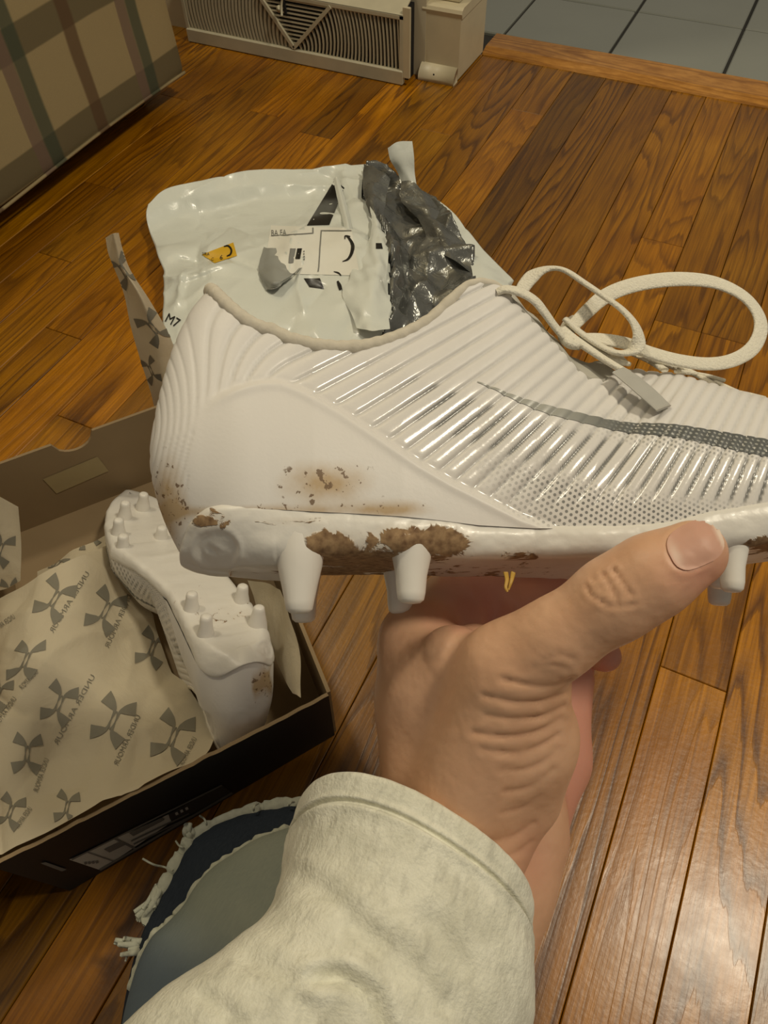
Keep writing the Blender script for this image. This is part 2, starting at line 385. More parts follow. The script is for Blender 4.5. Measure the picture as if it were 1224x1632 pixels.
def slab(name, lo, hi, r, mat, wob=.004, seed=1, parent=sofa, nn=26):
    """Soft block: a rounded box with slightly uneven faces."""
    lo, hi = np.array(lo), np.array(hi); c = (lo + hi) / 2; hsz = (hi - lo) / 2; Vs, Fs = [], []
    for ax in range(3):
        for sg in (-1, 1):
            g = np.sin(np.linspace(-math.pi / 2, math.pi / 2, nn)); a, b = np.meshgrid(g, g, indexing='ij')
            q = np.zeros((nn, nn, 3)); q[..., ax] = sg; q[..., (ax + 1) % 3] = a * sg; q[..., (ax + 2) % 3] = b
            P = q * hsz; inner = np.clip(P, -(hsz - r), hsz - r); d = P - inner; l = np.linalg.norm(d, axis=-1, keepdims=True)
            P = inner + d / np.maximum(l, 1e-9) * r; P = P + c
            P += (fbm(P[..., 1] * 5 + P[..., 0] * 3, P[..., 2] * 5 + P[..., 0] * 2, seed)[..., None] - .45) * wob * q
            Vs.append((P.reshape(-1, 3), [tuple(f) for f in gridf(nn, nn)]))
    V, Fc = join_vf(Vs); return mesh(name, V, Fc, mat, parent)
slab('base', (-1.70, -.75, .034), (-.888, 1.058, .30), .014, M_PLAID, .012)
slab('seat_cushion', (-1.50, -.62, .302), (-.868, .17, .46), .05, M_PLAID, .02, 3, nn=20)
slab('seat_cushion', (-1.50, .18, .302), (-.868, .93, .46), .05, M_PLAID, .02, 5, nn=20)
slab('armrest', (-1.70, .935, .302), (-.885, 1.075, .60), .05, M_PLAID, .02, 6, nn=20)
slab('backrest', (-1.72, -.75, .302), (-1.50, .93, .85), .06, M_PLAID, .02, 7, nn=20)
M_LEG = plain('dark_wood_leg', (.03, .018, .01), .4)
for x in (-1.64, -.96):
    for y in (-.68, .99):
        v, f = lathe_vf([(0, .018), (.03, .024), (.034, .024)], (x, y, 0), (0, 0, 1), 12); mesh('leg', v, f, M_LEG, sofa)
# hem welting along the sofa's lower edge
P = np.array([(-.8875, y, .039 + .003 * math.sin(y * 9)) for y in np.linspace(-.74, 1.052, 60)])
v, f = ribbon_vf(P, .0022, .0022, (1, 0, 0), 8); mesh('hem_welt', v, f, M_PLAID, sofa)

# ================================================================== THE CLEATS
# Shoe frame: x = heel to toe, y = from the lateral side through to the medial side, z = sole to laces (metres).
SD = .235
CW = np.array([-.08, -.21, -.974]); CW /= np.linalg.norm(CW)
CS = np.array([1., 0, 0]); CS -= CW * (CS @ CW); CS /= np.linalg.norm(CS); CU = np.cross(CS, CW)
CO = np.array([0, 0, -SD])
def sl(px, py, w):
    """Shoe-frame point seen at a pixel, w metres in from the lateral side."""
    px, py, w = np.broadcast_arrays(np.asarray(px, float), np.asarray(py, float), np.asarray(w, float))
    d = np.stack([(px - 612) / F, (816 - py) / F, -np.ones_like(px)], -1); t = (w + CO @ CW) / (d @ CW)
    p = d * t[..., None] - CO; return np.stack([p @ CS, p @ CW, p @ CU], -1)
def shoe_cam(q): return q[..., :1] * CS + q[..., 1:2] * CW + q[..., 2:3] * CU + CO
def shoe_px(q): c = shoe_cam(q); return 612 + F * c[..., 0] / -c[..., 2], 816 - F * c[..., 1] / -c[..., 2]
MSHOE = np.eye(4); MSHOE[:3, :3] = np.array([c2w(v) - np.array([0, 0, EYE]) for v in (CS, CW, CU)]).T; MSHOE[:3, 3] = c2w(CO)

mm = .001; WC = .033
K_BOT = [(430, 812), (500, 816), (580, 820), (640, 824), (690, 829), (760, 838), (850, 843), (975, 842), (1060, 838), (1130, 822), (1224, 806), (1350, 803), (1450, 803), (1550, 806), (1640, 812)]
K_TOP = [(430, 523), (460, 538), (500, 548), (540, 552), (580, 550), (610, 543), (640, 532), (665, 520), (690, 504), (720, 475), (745, 453), (765, 447), (785, 449), (800, 457), (850, 509), (890, 551), (920, 586), (940, 602),
         (962, 604), (985, 592), (1010, 586), (1060, 596), (1100, 610), (1150, 625), (1224, 650), (1350, 697), (1450, 735), (1550, 763), (1600, 776), (1628, 788), (1640, 800)]
K_WB = [(430, 6), (500, 5), (640, 6), (760, 9), (850, 10), (950, 7), (1060, 4), (1224, 0), (1350, 4), (1450, 9), (1550, 18), (1600, 26), (1625, 34), (1640, 44)]
K_WT = [(430, 15), (500, 14), (640, 16), (720, 18), (800, 20), (900, 22), (945, 23), (975, 27), (1000, 33), (1060, 37), (1224, 40), (1400, 43), (1640, 46)]
K_MB = [(430, 63), (640, 63), (800, 64), (950, 72), (1224, 91), (1350, 89), (1450, 85), (1550, 77), (1600, 68), (1625, 59), (1640, 49)]
K_MT = [(430, 52), (640, 51), (800, 50), (900, 50), (945, 49), (975, 46), (1000, 43), (1060, 43), (1224, 45), (1400, 47), (1640, 47)]
K_BACK = [(336, 468), (322, 482), (300, 512), (275, 570), (256, 640), (245, 700), (242, 738), (247, 778), (262, 828), (282, 872), (300, 902)]   # heel outline, top to bottom
def section(px, side, v):
    """Wall of the upper at stations px: cubic from feather line to top edge. v in 0..1 -> (n, m, 3)."""
    px = np.asarray(px, float); yb, yt = tab(px, K_BOT), tab(px, K_TOP); wbl, wtl = tab(px, K_WB) * mm, tab(px, K_WT) * mm
    B, T = sl(px, yb, wbl), sl(px, yt, wtl)
    wb, wt, sg = (wbl, wtl, 1) if side == 'lat' else (tab(px, K_MB) * mm, tab(px, K_MT) * mm, -1)
    B[:, 1], T[:, 1] = wb, wt; Hh = T[:, 2] - B[:, 2]
    vamp = sstep(940, 1080, px); thr = sstep(730, 860, px) * (1 - vamp)
    P1 = B.copy(); P2 = T.copy()
    P1[:, 1] -= sg * (3 + 1.5 * vamp) * mm; P1[:, 2] += Hh * (.36 + .1 * vamp)
    P2[:, 1] = wt * (1 - vamp) + (wb * .72 + wt * .28) * vamp - sg * (4 + 6 * thr) * (1 - vamp) * mm; P2[:, 2] -= Hh * (.30 * (1 - vamp) + .04 * vamp)
    v = v[None, :, None]; q = [a[:, None] for a in (B, P1, P2, T)]
    return q[0] * (1 - v) ** 3 + 3 * q[1] * v * (1 - v) ** 2 + 3 * q[2] * v * v * (1 - v) + q[3] * v ** 3
def shell(stp, nh, nv):
    """Columns: toe on the lateral side, around the heel, to the toe on the medial side."""
    v = np.linspace(0, 1, nv); px = np.arange(1640, 430 - .1, -stp)
    lat = section(px, 'lat', v); med = section(px[::-1], 'med', v); th = np.linspace(0, np.pi, nh + 2)[1:-1]
    L0, M0 = lat[-1], med[0]
    bk = catmull(np.array(K_BACK[::-1], float), 12); arc = np.concatenate([[0], np.cumsum(np.hypot(*np.diff(bk, axis=0).T))]); arc /= arc[-1]
    bp = sl(np.interp(v, arc, bk[:, 0]), np.interp(v, arc, bk[:, 1]), WC)
    s, c = np.sin(th)[:, None], np.cos(th)[:, None]
    side = np.where(c[..., None] > 0, L0[None], M0[None])
    k = np.abs(s) ** (1.6 + 5.5 * (1 - v[None]) ** 2)
    heel = np.empty((len(th), nv, 3)); heel[..., 2] = side[..., 2] * (1 - k) + bp[None, :, 2] * k
    heel[..., 0] = side[..., 0] - (side[..., 0] - bp[None, :, 0]) * np.abs(s) ** .92
    heel[..., 1] = WC - (WC - side[..., 1]) * np.abs(c) ** .8
    return np.concatenate([lat, heel, med])
# smooth heel counter panel (traced edge) and bands of the clear film
PANEL = [(318, 676), (328, 655), (338, 640), (358, 629), (383, 620), (416, 612), (449, 612), (485, 626), (547, 661), (608, 701), (669, 742), (720, 771), (790, 806), (830, 826), (880, 842)]
PANEL_AREA = PANEL + [(880, 880), (300, 880), (300, 730)]
FILM = [(470, 555), (560, 592), (640, 628), (740, 668), (850, 705), (960, 735), (1080, 756), (1224, 772), (1400, 785), (1650, 810)]
def upper_relief(P):
    sym = P.copy(); far = P[..., 1] > WC; sym[..., 1] = np.where(far, 2 * WC - P[..., 1], P[..., 1]); sym[..., 1] = np.clip(sym[..., 1], -.006, WC)
    x, y = shoe_px(sym)
    fx, fy = 1440., 120.; phi = np.arctan2(y - fy, fx - x); r = np.hypot(x - fx, y - fy)
    bend = np.clip((470 - x) / 200, 0, 1.3); phi2 = phi - .27 * bend ** 2 * sstep(430, 700, y)
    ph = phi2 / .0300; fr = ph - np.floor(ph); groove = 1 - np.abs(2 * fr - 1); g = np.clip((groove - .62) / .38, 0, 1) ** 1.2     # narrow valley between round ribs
    wave = .5 - .5 * np.cos(2 * np.pi * fr)
    inp = inside(x, y, PANEL_AREA); dp = seg_dist(x, y, PANEL); sd = np.where(inp, dp, -dp)
    pan = sstep(-9, 7, sd); fade_l = sstep(318, 400, x)
    ribm = (1 - sstep(-20, -2, sd)) * (1 - .9 * sstep(770, 830, y) * (x < 420)) * sstep(835, 770, y)
    ribm = ribm * (1 - .78 * sstep(400, 290, x)); ribm = np.clip(ribm, .0, 1)
    yf = np.interp(x, [f[0] for f in FILM], [f[1] for f in FILM]); db = y - yf
    slit = sstep(-46, -32, db) * (1 - sstep(24, 40, db)) * sstep(600, 720, x) * (1 - pan)
    d = -(.95 * g + .30 * wave) * ribm * (.75 + .25 * sstep(-80, 0, db)) + pan * 1.7 * fade_l + np.exp(-(sd - 6) ** 2 / 60) * .5 * fade_l
    d = d - .35 * np.exp(-(sd + 9) ** 2 / 30) * fade_l
    film = sstep(-70, -20, db) * (1 - pan) * sstep(420, 520, x); dots = sstep(26, 62, db) * (1 - pan) * sstep(700, 900, x - .35 * db)
    swo = sstep(900, 1080, x) * sstep(655, 690, y - (x - 1000) * .23) * (1 - sstep(-45, -30, db)) * .8
    stain = np.exp(-((x - 520) / 62) ** 2 - ((y - 772) / 32) ** 2) * 1.0 + np.exp(-((x - 268) / 26) ** 2 - ((y - 815) / 45) ** 2) * 1.0 + np.exp(-((x - 620) / 60) ** 2 - ((y - 812) / 14) ** 2) * .7 + np.exp(-((y - 815) / 9) ** 2) * .55 * (1 - sstep(560, 740, x)) + np.exp(-((x - 270) / 20) ** 2 - ((y - 770) / 60) ** 2) * .5
    stain = stain * ~far
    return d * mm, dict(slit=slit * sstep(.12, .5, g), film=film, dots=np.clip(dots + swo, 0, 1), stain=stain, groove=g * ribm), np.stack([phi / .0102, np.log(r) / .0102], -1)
# ---- materials of the cleats
n = N('cleat_upper', .5); uv = n.xyz(n.node('ShaderNodeUVMap', uv_map='UVMap').outputs[0])
row = n.math('FLOOR', uv[1]); u = n.math('FRACT', n.math('ADD', uv[0], n.math('MULTIPLY', n.math('MODULO', row, 2.), .5)))
du, dv = n.math('SUBTRACT', u, .5), n.math('SUBTRACT', n.math('FRACT', uv[1]), .5)
dist = n.math('SQRT', n.math('ADD', n.math('MULTIPLY', du, du), n.math('MULTIPLY', dv, dv)))
spots = n.ramp(dist, [(.24, 1.), (.34, 0.)])
dotm = n.math('MULTIPLY', spots, n.math('MULTIPLY', n.attr('dots'), .85))
spk = n.ramp(n.noise(n.map(n.pos(), (1, 1, 1)), 330, 3, .6), [(.60, 0.), (.66, 1.)]); big = n.noise(n.pos(), 70, 4, .6)
st = n.attr('stain')
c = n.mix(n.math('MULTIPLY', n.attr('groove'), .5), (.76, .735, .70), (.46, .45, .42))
c = n.mix(n.math('MULTIPLY', n.attr('slit'), .85), c, (.15, .15, .14)); c = n.mix(dotm, c, (.13, .135, .13))
c = n.mix(n.ramp(n.math('MULTIPLY', st, big), [(.08, 0.), (.5, .8)]), c, (.44, .28, .10))
c = n.mix(n.ramp(n.math('MULTIPLY', n.math('MULTIPLY', spk, st), n.math('MULTIPLY', big, 2.)), [(.1, 0.), (.3, .85)]), c, (.14, .075, .03)); n.set('Base Color', c)
n.set('Roughness', n.math('MULTIPLY_ADD', n.attr('film'), -.28, n.math('MULTIPLY_ADD', n.noise(n.pos(), 260, 2), .1, .43)))
n.set('Coat Weight', n.math('MULTIPLY', n.attr('film'), .3)); n.set('Coat Roughness', .14)
n.bump(n.noise(n.pos(), 700, 2), .12, .0004); M_UPPER = n.m
n = N('cleat_plate', .38); p = n.pos(); md = n.attr('mud'); f1 = n.noise(p, 95, 4, .62, 1.2); f2 = n.noise(p, 420, 3)
mask = n.ramp(n.math('ADD', n.math('MULTIPLY', md, .55), n.math('MULTIPLY', n.math('SUBTRACT', f1, .5), 1.25)), [(.30, 0.), (.36, 1.)])
mask = n.math('MULTIPLY', mask, n.ramp(md, [(.05, 0.), (.2, 1.)]))
c = n.mix(n.ramp(f2, [(.3, 0.), (.7, 1.)]), (.15, .08, .036), (.36, .235, .12))
film_ = n.mix(n.ramp(n.math('MULTIPLY', md, f1), [(.1, 0.), (.6, .45)]), (.76, .735, .68), (.50, .36, .20))
n.set('Base Color', n.mix(mask, film_, c)); n.set('Roughness', n.math('MULTIPLY_ADD', mask, .45, .36)); n.set('Coat Weight', .05)
n.bump(n.math('ADD', n.math('MULTIPLY', mask, .8), n.math('MULTIPLY', n.noise(p, 160, 3), .5)), .5, .0012); M_PLATE = n.m
M_STUD = plain('white_stud', (.78, .75, .69), .35, var=.06, vs=90, bumps=.2, bd=.0006)
M_RIM = plain('collar_fabric', (.62, .57, .47), .85, spec=.2, var=.1, vs=300, bumps=.5, bd=.0008)
M_LINING = plain('shoe_lining', (.42, .40, .35), .9, spec=.2)
M_TONGUE = plain('tongue_knit', (.46, .44, .38), .7, var=.12, vs=120, bumps=.3)
n = N('lace_weave', .75, spec=.3); n.set('Base Color', n.mix(n.noise(n.pos(), 900, 2), (.70, .66, .54), (.84, .80, .68))); n.bump(n.noise(n.pos(), 1300, 1), .6, .0008); M_LACE = n.m
M_AGLET = plain('grey_aglet', (.46, .45, .41), .3, var=.08, vs=200)
n = N('side_stripe_print', .32); t_ = n.attr('tail'); uv = n.xyz(n.node('ShaderNodeUVMap', uv_map='UVMap').outputs[0]); u = n.math('FRACT', n.math('ADD', uv[0], n.math('MULTIPLY', n.math('MODULO', n.math('FLOOR', uv[1]), 2.), .5)))
du, dv = n.math('SUBTRACT', u, .5), n.math('SUBTRACT', n.math('FRACT', uv[1]), .5); dist = n.math('SQRT', n.math('ADD', n.math('MULTIPLY', du, du), n.math('MULTIPLY', dv, dv)))
n.set('Base Color', n.mix(n.math('MULTIPLY', n.ramp(dist, [(.2, 1.), (.3, 0.)]), n.math('MULTIPLY', n.attr('dot'), .6)), n.mix(t_, (.40, .40, .36), (.115, .12, .115)), (.55, .55, .5))); M_STRIPE = n.m

SWOOSH_T = [(766, 598), (790, 607), (830, 623), (880, 637), (930, 646), (980, 654), (1030, 664), (1100, 679), (1160, 692), (1224, 706), (1300, 720), (1370, 728), (1430, 722), (1480, 706)]
SWOOSH_B = [(766, 600), (790, 611), (830, 632), (880, 652), (930, 663), (980, 673), (1030, 686), (1100, 704), (1160, 722), (1224, 739), (1300, 760), (1370, 770), (1430, 756), (1482, 708)]

def plate_grid(Bc, nx):
    """Outsole from the feather-line columns: side wall, bottom edge, underside to the middle."""
    px = 612 + Bc[:, 0] / .0002; heel = sstep(500, 330, px)
    prev = np.gradient(Bc[:, :2], axis=0); nrm = np.stack([prev[:, 1], -prev[:, 0]], 1); nrm /= np.maximum(np.linalg.norm(nrm, axis=1, keepdims=True), 1e-9)
    ctr = np.stack([Bc[:, 0], np.full(len(Bc), 0.)], 1)
    if ((Bc[:, :2] - Bc[:, :2].mean(0)) * nrm).sum() < 0: nrm = -nrm
    dep = np.interp(px, [250, 420, 520, 600, 700, 850, 1000, 1080, 1224, 1400, 1640], [17.5, 17, 13.5, 12.5, 11.5, 9.5, 9, 10, 12, 11, 7]) * mm
    kb = sl(430, 812, .006)[2] - 17 * mm; dep = np.where(px < 440, np.maximum(Bc[:, 2] - kb, .0035), dep)
    prof = [(-1.2, -.14), (.2, -.10), (1.1, -.02), (1.5, .10), (1.7, .25), (1.5, .45), (1.0, .65), (.0, .82), (-1.6, .94), (-3.6, 1.0), (-7, 1.0)]
    prof = catmull(np.array(prof), 3); out = []
    for a, b in prof:
        a2 = a - heel * (8.5 * max(0, b) ** 1.3 - 1.0) ; o = Bc.copy(); o[:, :2] += nrm * (a2 * mm)[:, None]; o[:, 2] -= b * dep
        out.append(o)
    last = out[-1]; n2 = len(last); opp = last[::-1]; mid = (last + opp) / 2; mid[:, 2] += .0006
    for k in (.25, .5, .75, 1.0): out.append(last * (1 - k) + mid * k)
    return np.stack(out, 1), px
def stud_vf(px, py0, py1, w, r0=7.6, r1=3.9, tilt=(0, 0)):
    b, t = sl(px, py0, w), sl(px + tilt[0], py1, w); ax = t - b; L = np.linalg.norm(ax)
    pr = [(-.42 * L, r0 * 1.12), (-.2 * L, r0 * 1.12), (0, r0 * 1.06), (L * .2, r0 * .98), (L * .5, r0 * .8), (L * .8, r1 * 1.22), (L * .93, r1 * 1.1), (L * .985, r1 * .8), (L, r1 * .35), (L * 1.003, r1 * .02)]
    return lathe_vf([(h, r * mm) for h, r in pr], b, ax, 22)

def build_cleat(name, stp, nh, nv, M, mirror, place_laces, muddy=1.):
    """One cleat with all its parts, set into the world by the 4x4 matrix M."""
    root = empty(name, tuple(M[:3, 3]))
    def W(q):
        q = np.array(q, float).reshape(-1, 3)
        if mirror: q[:, 1] = 2 * WC - q[:, 1]
        return q @ M[:3, :3].T + M[:3, 3]
    def add(nm, V, Fc, mat, parent=root, **kw):
        Fc = [tuple(f)[::-1] for f in Fc] if mirror else Fc
        return mesh(nm, W(V), Fc, mat, parent, **kw)
    P = shell(stp, nh, nv); nc = len(P); d, at, uvs = upper_relief(P); Nn = grid_normals(P)
    if (Nn[nc // 6, nv // 2, 1]) > 0: Nn = -Nn
    Q = P + Nn * d[..., None]; fl = gridf(nc, nv)
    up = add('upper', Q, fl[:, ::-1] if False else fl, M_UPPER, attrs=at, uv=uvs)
    # outsole plate
    Bc = P[:, 0].copy(); G, px = plate_grid(Bc, 0); nr = G.shape[1]
    gx, gy = shoe_px(np.where(G[..., 1:2] > WC, G * [1, -1, 1] + [0, 2 * WC, 0], G)); lat = G[..., 1] < WC
    def blob(cx, cy, rx, ry, k=1.): return k * np.exp(-((gx - cx) / rx) ** 2 - ((gy - cy) / ry) ** 2)
    mud = blob(530, 872, 48, 24, 1.5) + blob(640, 858, 42, 22, 1.3) + blob(712, 862, 40, 24, 1.5) + blob(440, 925, 60, 14, 1.) + blob(330, 830, 34, 16, 1.0) + blob(600, 895, 80, 14, 1.0) + blob(1224, 868, 40, 12, 1.2) + blob(830, 885, 40, 14, .7) + blob(470, 830, 60, 8, .55)
    mud = np.where(lat, mud, .6 * mud + .25)
    mud = mud * muddy; at['stain'] = at['stain'] * muddy
    Gn = grid_normals(G); 
    if Gn[nc // 6, 12, 1] > 0: Gn = -Gn
    ring = np.hypot((gx - 345) / 37, (gy - 876) / 33)
    rel = -.9 * (1 - sstep(.72, 1.0, ring)) + .35 * np.exp(-((ring - 1.08) / .1) ** 2) + 1.0 * blob(430, 868, 26, 20) + 1.3 * blob(640, 862, 30, 18) + .8 * blob(480, 878, 24, 16) + .25 * (np.sin(gx / 6. + 3 * np.sin(gy / 9)) * (1 - sstep(.5, .75, ring)) * (np.abs(gy - 878 - 6 * np.sin(gx / 12)) < 7))
    und = (np.arange(nr) > 30)[None] * (creases(gx / 100, gy / 100 + G[..., 1] * 20, 2.2, 9) - .22)
    rel = rel * lat + 2.2 * und + .5 * (fbm(gx / 34, gy / 22, 3) - .45) * 1.6 + mud * .5 * (ridged(gx / 18, gy / 13, 5) - .3) * lat
    G2 = G + Gn * (rel * mm)[..., None]
    plate = add('outsole_plate', G2, gridf(nc, nr), M_PLATE, attrs=dict(mud=mud))
    # studs: pairs at heel, arch and forefoot, one at the toe
    studs = [(478, 886, 978, 12, 7.4), (656, 874, 962, 12, 6.5), (1168, 862, 944, 8, 5.0), (1330, 858, 936, 10, 6.), (1470, 850, 925, 22, 6.)]
    vf = [stud_vf(a, b, c_, w * mm, r_, min(3.9, r_ * .64), tilt=(-1, 0)) for a, b, c_, w, r_ in studs]
    for a, b, c_, w in ((478, 886, 978, 54), (660, 876, 962, 54), (1195, 858, 930, 82), (1320, 858, 936, 80), (1480, 850, 925, 66), (1560, 846, 915, 44), (1240, 858, 920, 45)):
        q, f = stud_vf(a, b, c_, 9 * mm, 6.3); q = q.copy(); q[:, 1] += (w - 9) * mm; vf.append((q, f))
    for q, f in vf: add('stud', q, f, M_STUD)
    # padded collar rim, following the opening from eyestay to eyestay
    top = P[:, -1]; i0 = int((1640 - 812) / stp); rim = top[i0:nc - i0]
    dwn = P[i0:nc - i0, -2] - rim; ins = np.stack([0 * rim[:, 0] + .0, WC - rim[:, 1], 0 * rim[:, 0]], 1)
    tt = np.linspace(0, 1, len(rim)); rad = (.0027 + .00012 * np.sin(np.arange(len(rim)) * .9)) * (1 - .55 * np.abs(2 * tt - 1) ** 6)
    th = np.linspace(0, 2 * np.pi, 12, endpoint=False); T, Nv, S = frames(rim, (0, 0, 1))
    V = rim[:, None] + Nv[:, None] * (rad[:, None] * np.sin(th) * 1.0)[..., None] + S[:, None] * (rad[:, None] * np.cos(th) * .95)[..., None]
    V += (ins / np.maximum(np.linalg.norm(ins, axis=1, keepdims=True), 1e-9) * .0014)[:, None]
    add('collar_rim', V, [tuple(q) for q in gridf(len(rim), 12, cv=True)] + [tuple(range(11, -1, -1)), tuple(range((len(rim) - 1) * 12, len(rim) * 12))], M_RIM)
    # lining and insole inside
    j0 = int((1640 - 965) / stp); T2 = top[j0:nc - j0]; cen = np.array([0, WC, 0]) ; rows = [T2 + 0]
    for k, dz in ((.90, -.012), (.86, -.030), (.86, -.060)):
        q = T2.copy(); c0 = np.stack([np.clip(T2[:, 0], -.04, .05), np.full(len(T2), WC), T2[:, 2]], 1); q = c0 + (T2 - c0) * k; q[:, 2] = np.maximum(T2[:, 2] + dz, .008); rows.append(q)
    q = rows[-1].copy(); q[:, 1] = WC; q[:, 2] = .006; rows.append(q)
    L = np.stack(rows, 1); add('lining', L, gridf(len(T2), L.shape[1])[:, ::-1], M_LINING)
    # tongue, rippled, between the eyestays
    xs = np.linspace(790, 1010, 46); a = section(xs, 'lat', np.array([1.]))[:, 0]; b = section(xs, 'med', np.array([1.]))[:, 0]; k = np.linspace(0, 1, 15)[None, :, None]
    Tg = a[:, None] * (1 - k) + b[:, None] * k; Tg[..., 2] += (.0135 * np.sin(np.pi * k[..., 0]) * (sstep(790, 830, xs) * (1 - sstep(960, 1005, xs)))[:, None] - .0018 + .0007 * np.sin(np.arange(46)[:, None] * .85 + 2 * k[..., 0]))
    Tg[:4, :, 2] += np.linspace(.004, 0, 4)[:, None] * np.sin(np.pi * k[..., 0])
    add('tongue', Tg, gridf(46, 15), M_TONGUE)
    # swoosh on both sides, laid over the ribs
    bv = BVHTree.FromPolygons(Q.reshape(-1, 3).tolist(), fl.tolist())
    na, nb = (200, 13) if stp < 6 else (80, 7); t = np.linspace(0, 1, na); A, Bb = catmull(SWOOSH_T, 16), catmull(SWOOSH_B, 16)
    ta = np.linspace(0, 1, len(A)); A = np.stack([np.interp(t, ta, A[:, i]) for i in (0, 1)], 1); Bb = np.stack([np.interp(t, ta, Bb[:, i]) for i in (0, 1)], 1)
    kk = np.linspace(0, 1, nb)[None, :, None]; G0 = A[:, None] * (1 - kk) + Bb[:, None] * kk; loc = sl(G0[..., 0], G0[..., 1], .006).reshape(-1, 3)
    for sgn in (1, -1):
        V = []
        for q in loc:
            h = bv.ray_cast(Vector((q[0], -.03 if sgn > 0 else .13, q[2])), Vector((0, sgn, 0))); V.append(np.array(h[0]) - np.array([0, sgn * .00022, 0]) if h[0] else None)
        ok = [v is not None for v in V]; V = [v if v is not None else np.zeros(3) for v in V]
        Fc = [tuple(f) for f in gridf(na, nb) if all(ok[i] for i in f)]
        gx_ = G0[..., 0].ravel(); gy_ = G0[..., 1].ravel(); dotv = sstep(960, 1040, gx_)
        add('side_stripe', V, Fc, M_STRIPE, attrs=dict(tail=sstep(860, 1040, gx_), dot=dotv), uv=np.stack([gx_ / 8., (gy_ - gx_ * .23) / 7.], 1) + 200)
    place_laces(root, add)
    return root

def sweep_px(ctrl, n=10):
    """Shoe-frame path from (px, py, w in mm) control points."""
    c = catmull(np.array(ctrl, float), n); return sl(c[:, 0], c[:, 1], c[:, 2] * mm)
def held_laces(root, add):
    lace = None
    def strap(ctrl, a, b, hint, nm='lace', mat=M_LACE, parent=root, n=10, m=12):
        P = sweep_px(ctrl, n); v, f = ribbon_vf(P, np.array(a) * mm if np.ndim(a) == 0 else np.interp(np.linspace(0, 1, len(P)), np.linspace(0, 1, len(a)), a) * mm, b * mm, hint, m)
        return add(nm, v, f, mat, parent)
    # big loop to the toe side, small loop standing up, free end with its aglet
    strap([(905, 528, 30), (932, 500, 31), (962, 474, 32), (1000, 457, 33), (1050, 447, 34), (1100, 445, 35), (1145, 452, 35), (1185, 472, 34), (1208, 500, 33), (1212, 528, 31), (1198, 556, 28), (1168, 574, 25), (1130, 580, 24), (1085, 575, 23), (1040, 563, 24), (1000, 548, 26), (960, 541, 27), (925, 540, 28)],
          [2.4, 3.2, 3.6, 3.5, 3.2, 2.8, 3.0, 3.2, 2.6], .75, (.25, -1, .25), n=9)
    strap([(828, 470, 30), (838, 452, 31), (854, 436, 31), (876, 428, 30), (900, 431, 28), (930, 450, 25), (962, 472, 22), (992, 494, 20), (1012, 518, 19), (1018, 543, 19), (1006, 560, 20), (982, 562, 22), (955, 550, 25), (925, 530, 28), (900, 508, 29)],
          [2.4, 3.3, 2.6, 2.3, 2.5, 2.9, 3.0, 2.5, 2.2], .9, (.3, -.7, .75), n=9)
    strap([(792, 466, 19), (806, 461, 18), (830, 466, 18), (852, 479, 19), (868, 498, 21), (884, 520, 24), (902, 540, 27), (922, 552, 30)], [1.4, 2.4, 2.5, 2.3, 2.1], .9, (.2, -1, .5))
    strap([(895, 524, 28), (915, 540, 27), (938, 556, 25), (962, 572, 23), (985, 586, 21.5), (1003, 596, 20)], [2.2, 2.0, 1.6, 1.3], 1.0, (.3, -1, .4))
    strap([(985, 590, 19.5), (1005, 604, 16.5), (1030, 625, 12.5), (1058, 651, 9.0)], [3.2, 3.9, 4.0, 3.6], .45, (.1, -1, .35), 'aglet', M_AGLET)
    held_extras(add)
    strap([(918, 510, 38), (905, 520, 33), (900, 536, 28), (912, 548, 26), (928, 545, 29)], 2.6, 1.6, (0, -1, .6))      # knot
    for ctrl in ([(925, 530, 30), (950, 552, 28), (975, 572, 27), (1000, 580, 30)], [(950, 545, 44), (975, 560, 36), (995, 580, 29)],
                 [(1000, 560, 46), (1035, 575, 40), (1060, 590, 35)], [(1020, 566, 34), (1052, 578, 38), (1080, 588, 44)], [(1060, 577, 44), (1100, 592, 40), (1135, 612, 36), (1150, 624, 35)],
                 [(1080, 592, 36), (1120, 598, 40), (1150, 606, 44)], [(1120, 600, 44), (1160, 618, 40), (1195, 633, 38)], [(1150, 622, 38), (1180, 626, 41), (1215, 634, 44)], [(1185, 628, 44), (1225, 645, 40), (1260, 658, 38)]):
        strap(ctrl, 2.1, .9, (0, -.5, 1), n=7)
def held_extras(add):
    for ctrl in ([(806, 912, 14), (808, 924, 12), (806, 936, 11), (809, 943, 11)], [(818, 912, 14), (815, 926, 12), (810, 940, 12)]):
        P = sweep_px(ctrl, 6); v, f = ribbon_vf(P, np.linspace(.0009, .0004, len(P)), .0003, (0, -1, 0), 6); add('dry_grass_blade', v, f, M_STRAW)
def boxed_laces(root, add):
    P = np.array([(.02, .02, .062), (.012, -.004, .075), (.030, -.022, .098), (.052, -.020, .104), (.060, -.004, .082), (.052, .016, .060)])
    v, f = ribbon_vf(catmull(P, 9), .0024, .0009, (0, 0, 1), 10); add('lace', v, f, M_LACE)
    for x in (.035, .052, .069, .086, .103):
        P = np.array([(x, .022, .052 - (x - .03) * .32), (x + .006, .034, .056 - (x - .03) * .32), (x + .012, .046, .051 - (x - .03) * .32)])
        v, f = ribbon_vf(catmull(P, 6), .0023, .0009, (0, 0, 1), 10); add('lace', v, f, M_LACE)
M_STRAW = plain('dry_grass', (.50, .30, .05), .5)
held = build_cleat('football_cleat', 2.7, 150, 190, MSHOE, False, held_laces)
tag(held, 'muddy white football cleat held up in the hand, studs pointing down', 'shoe')

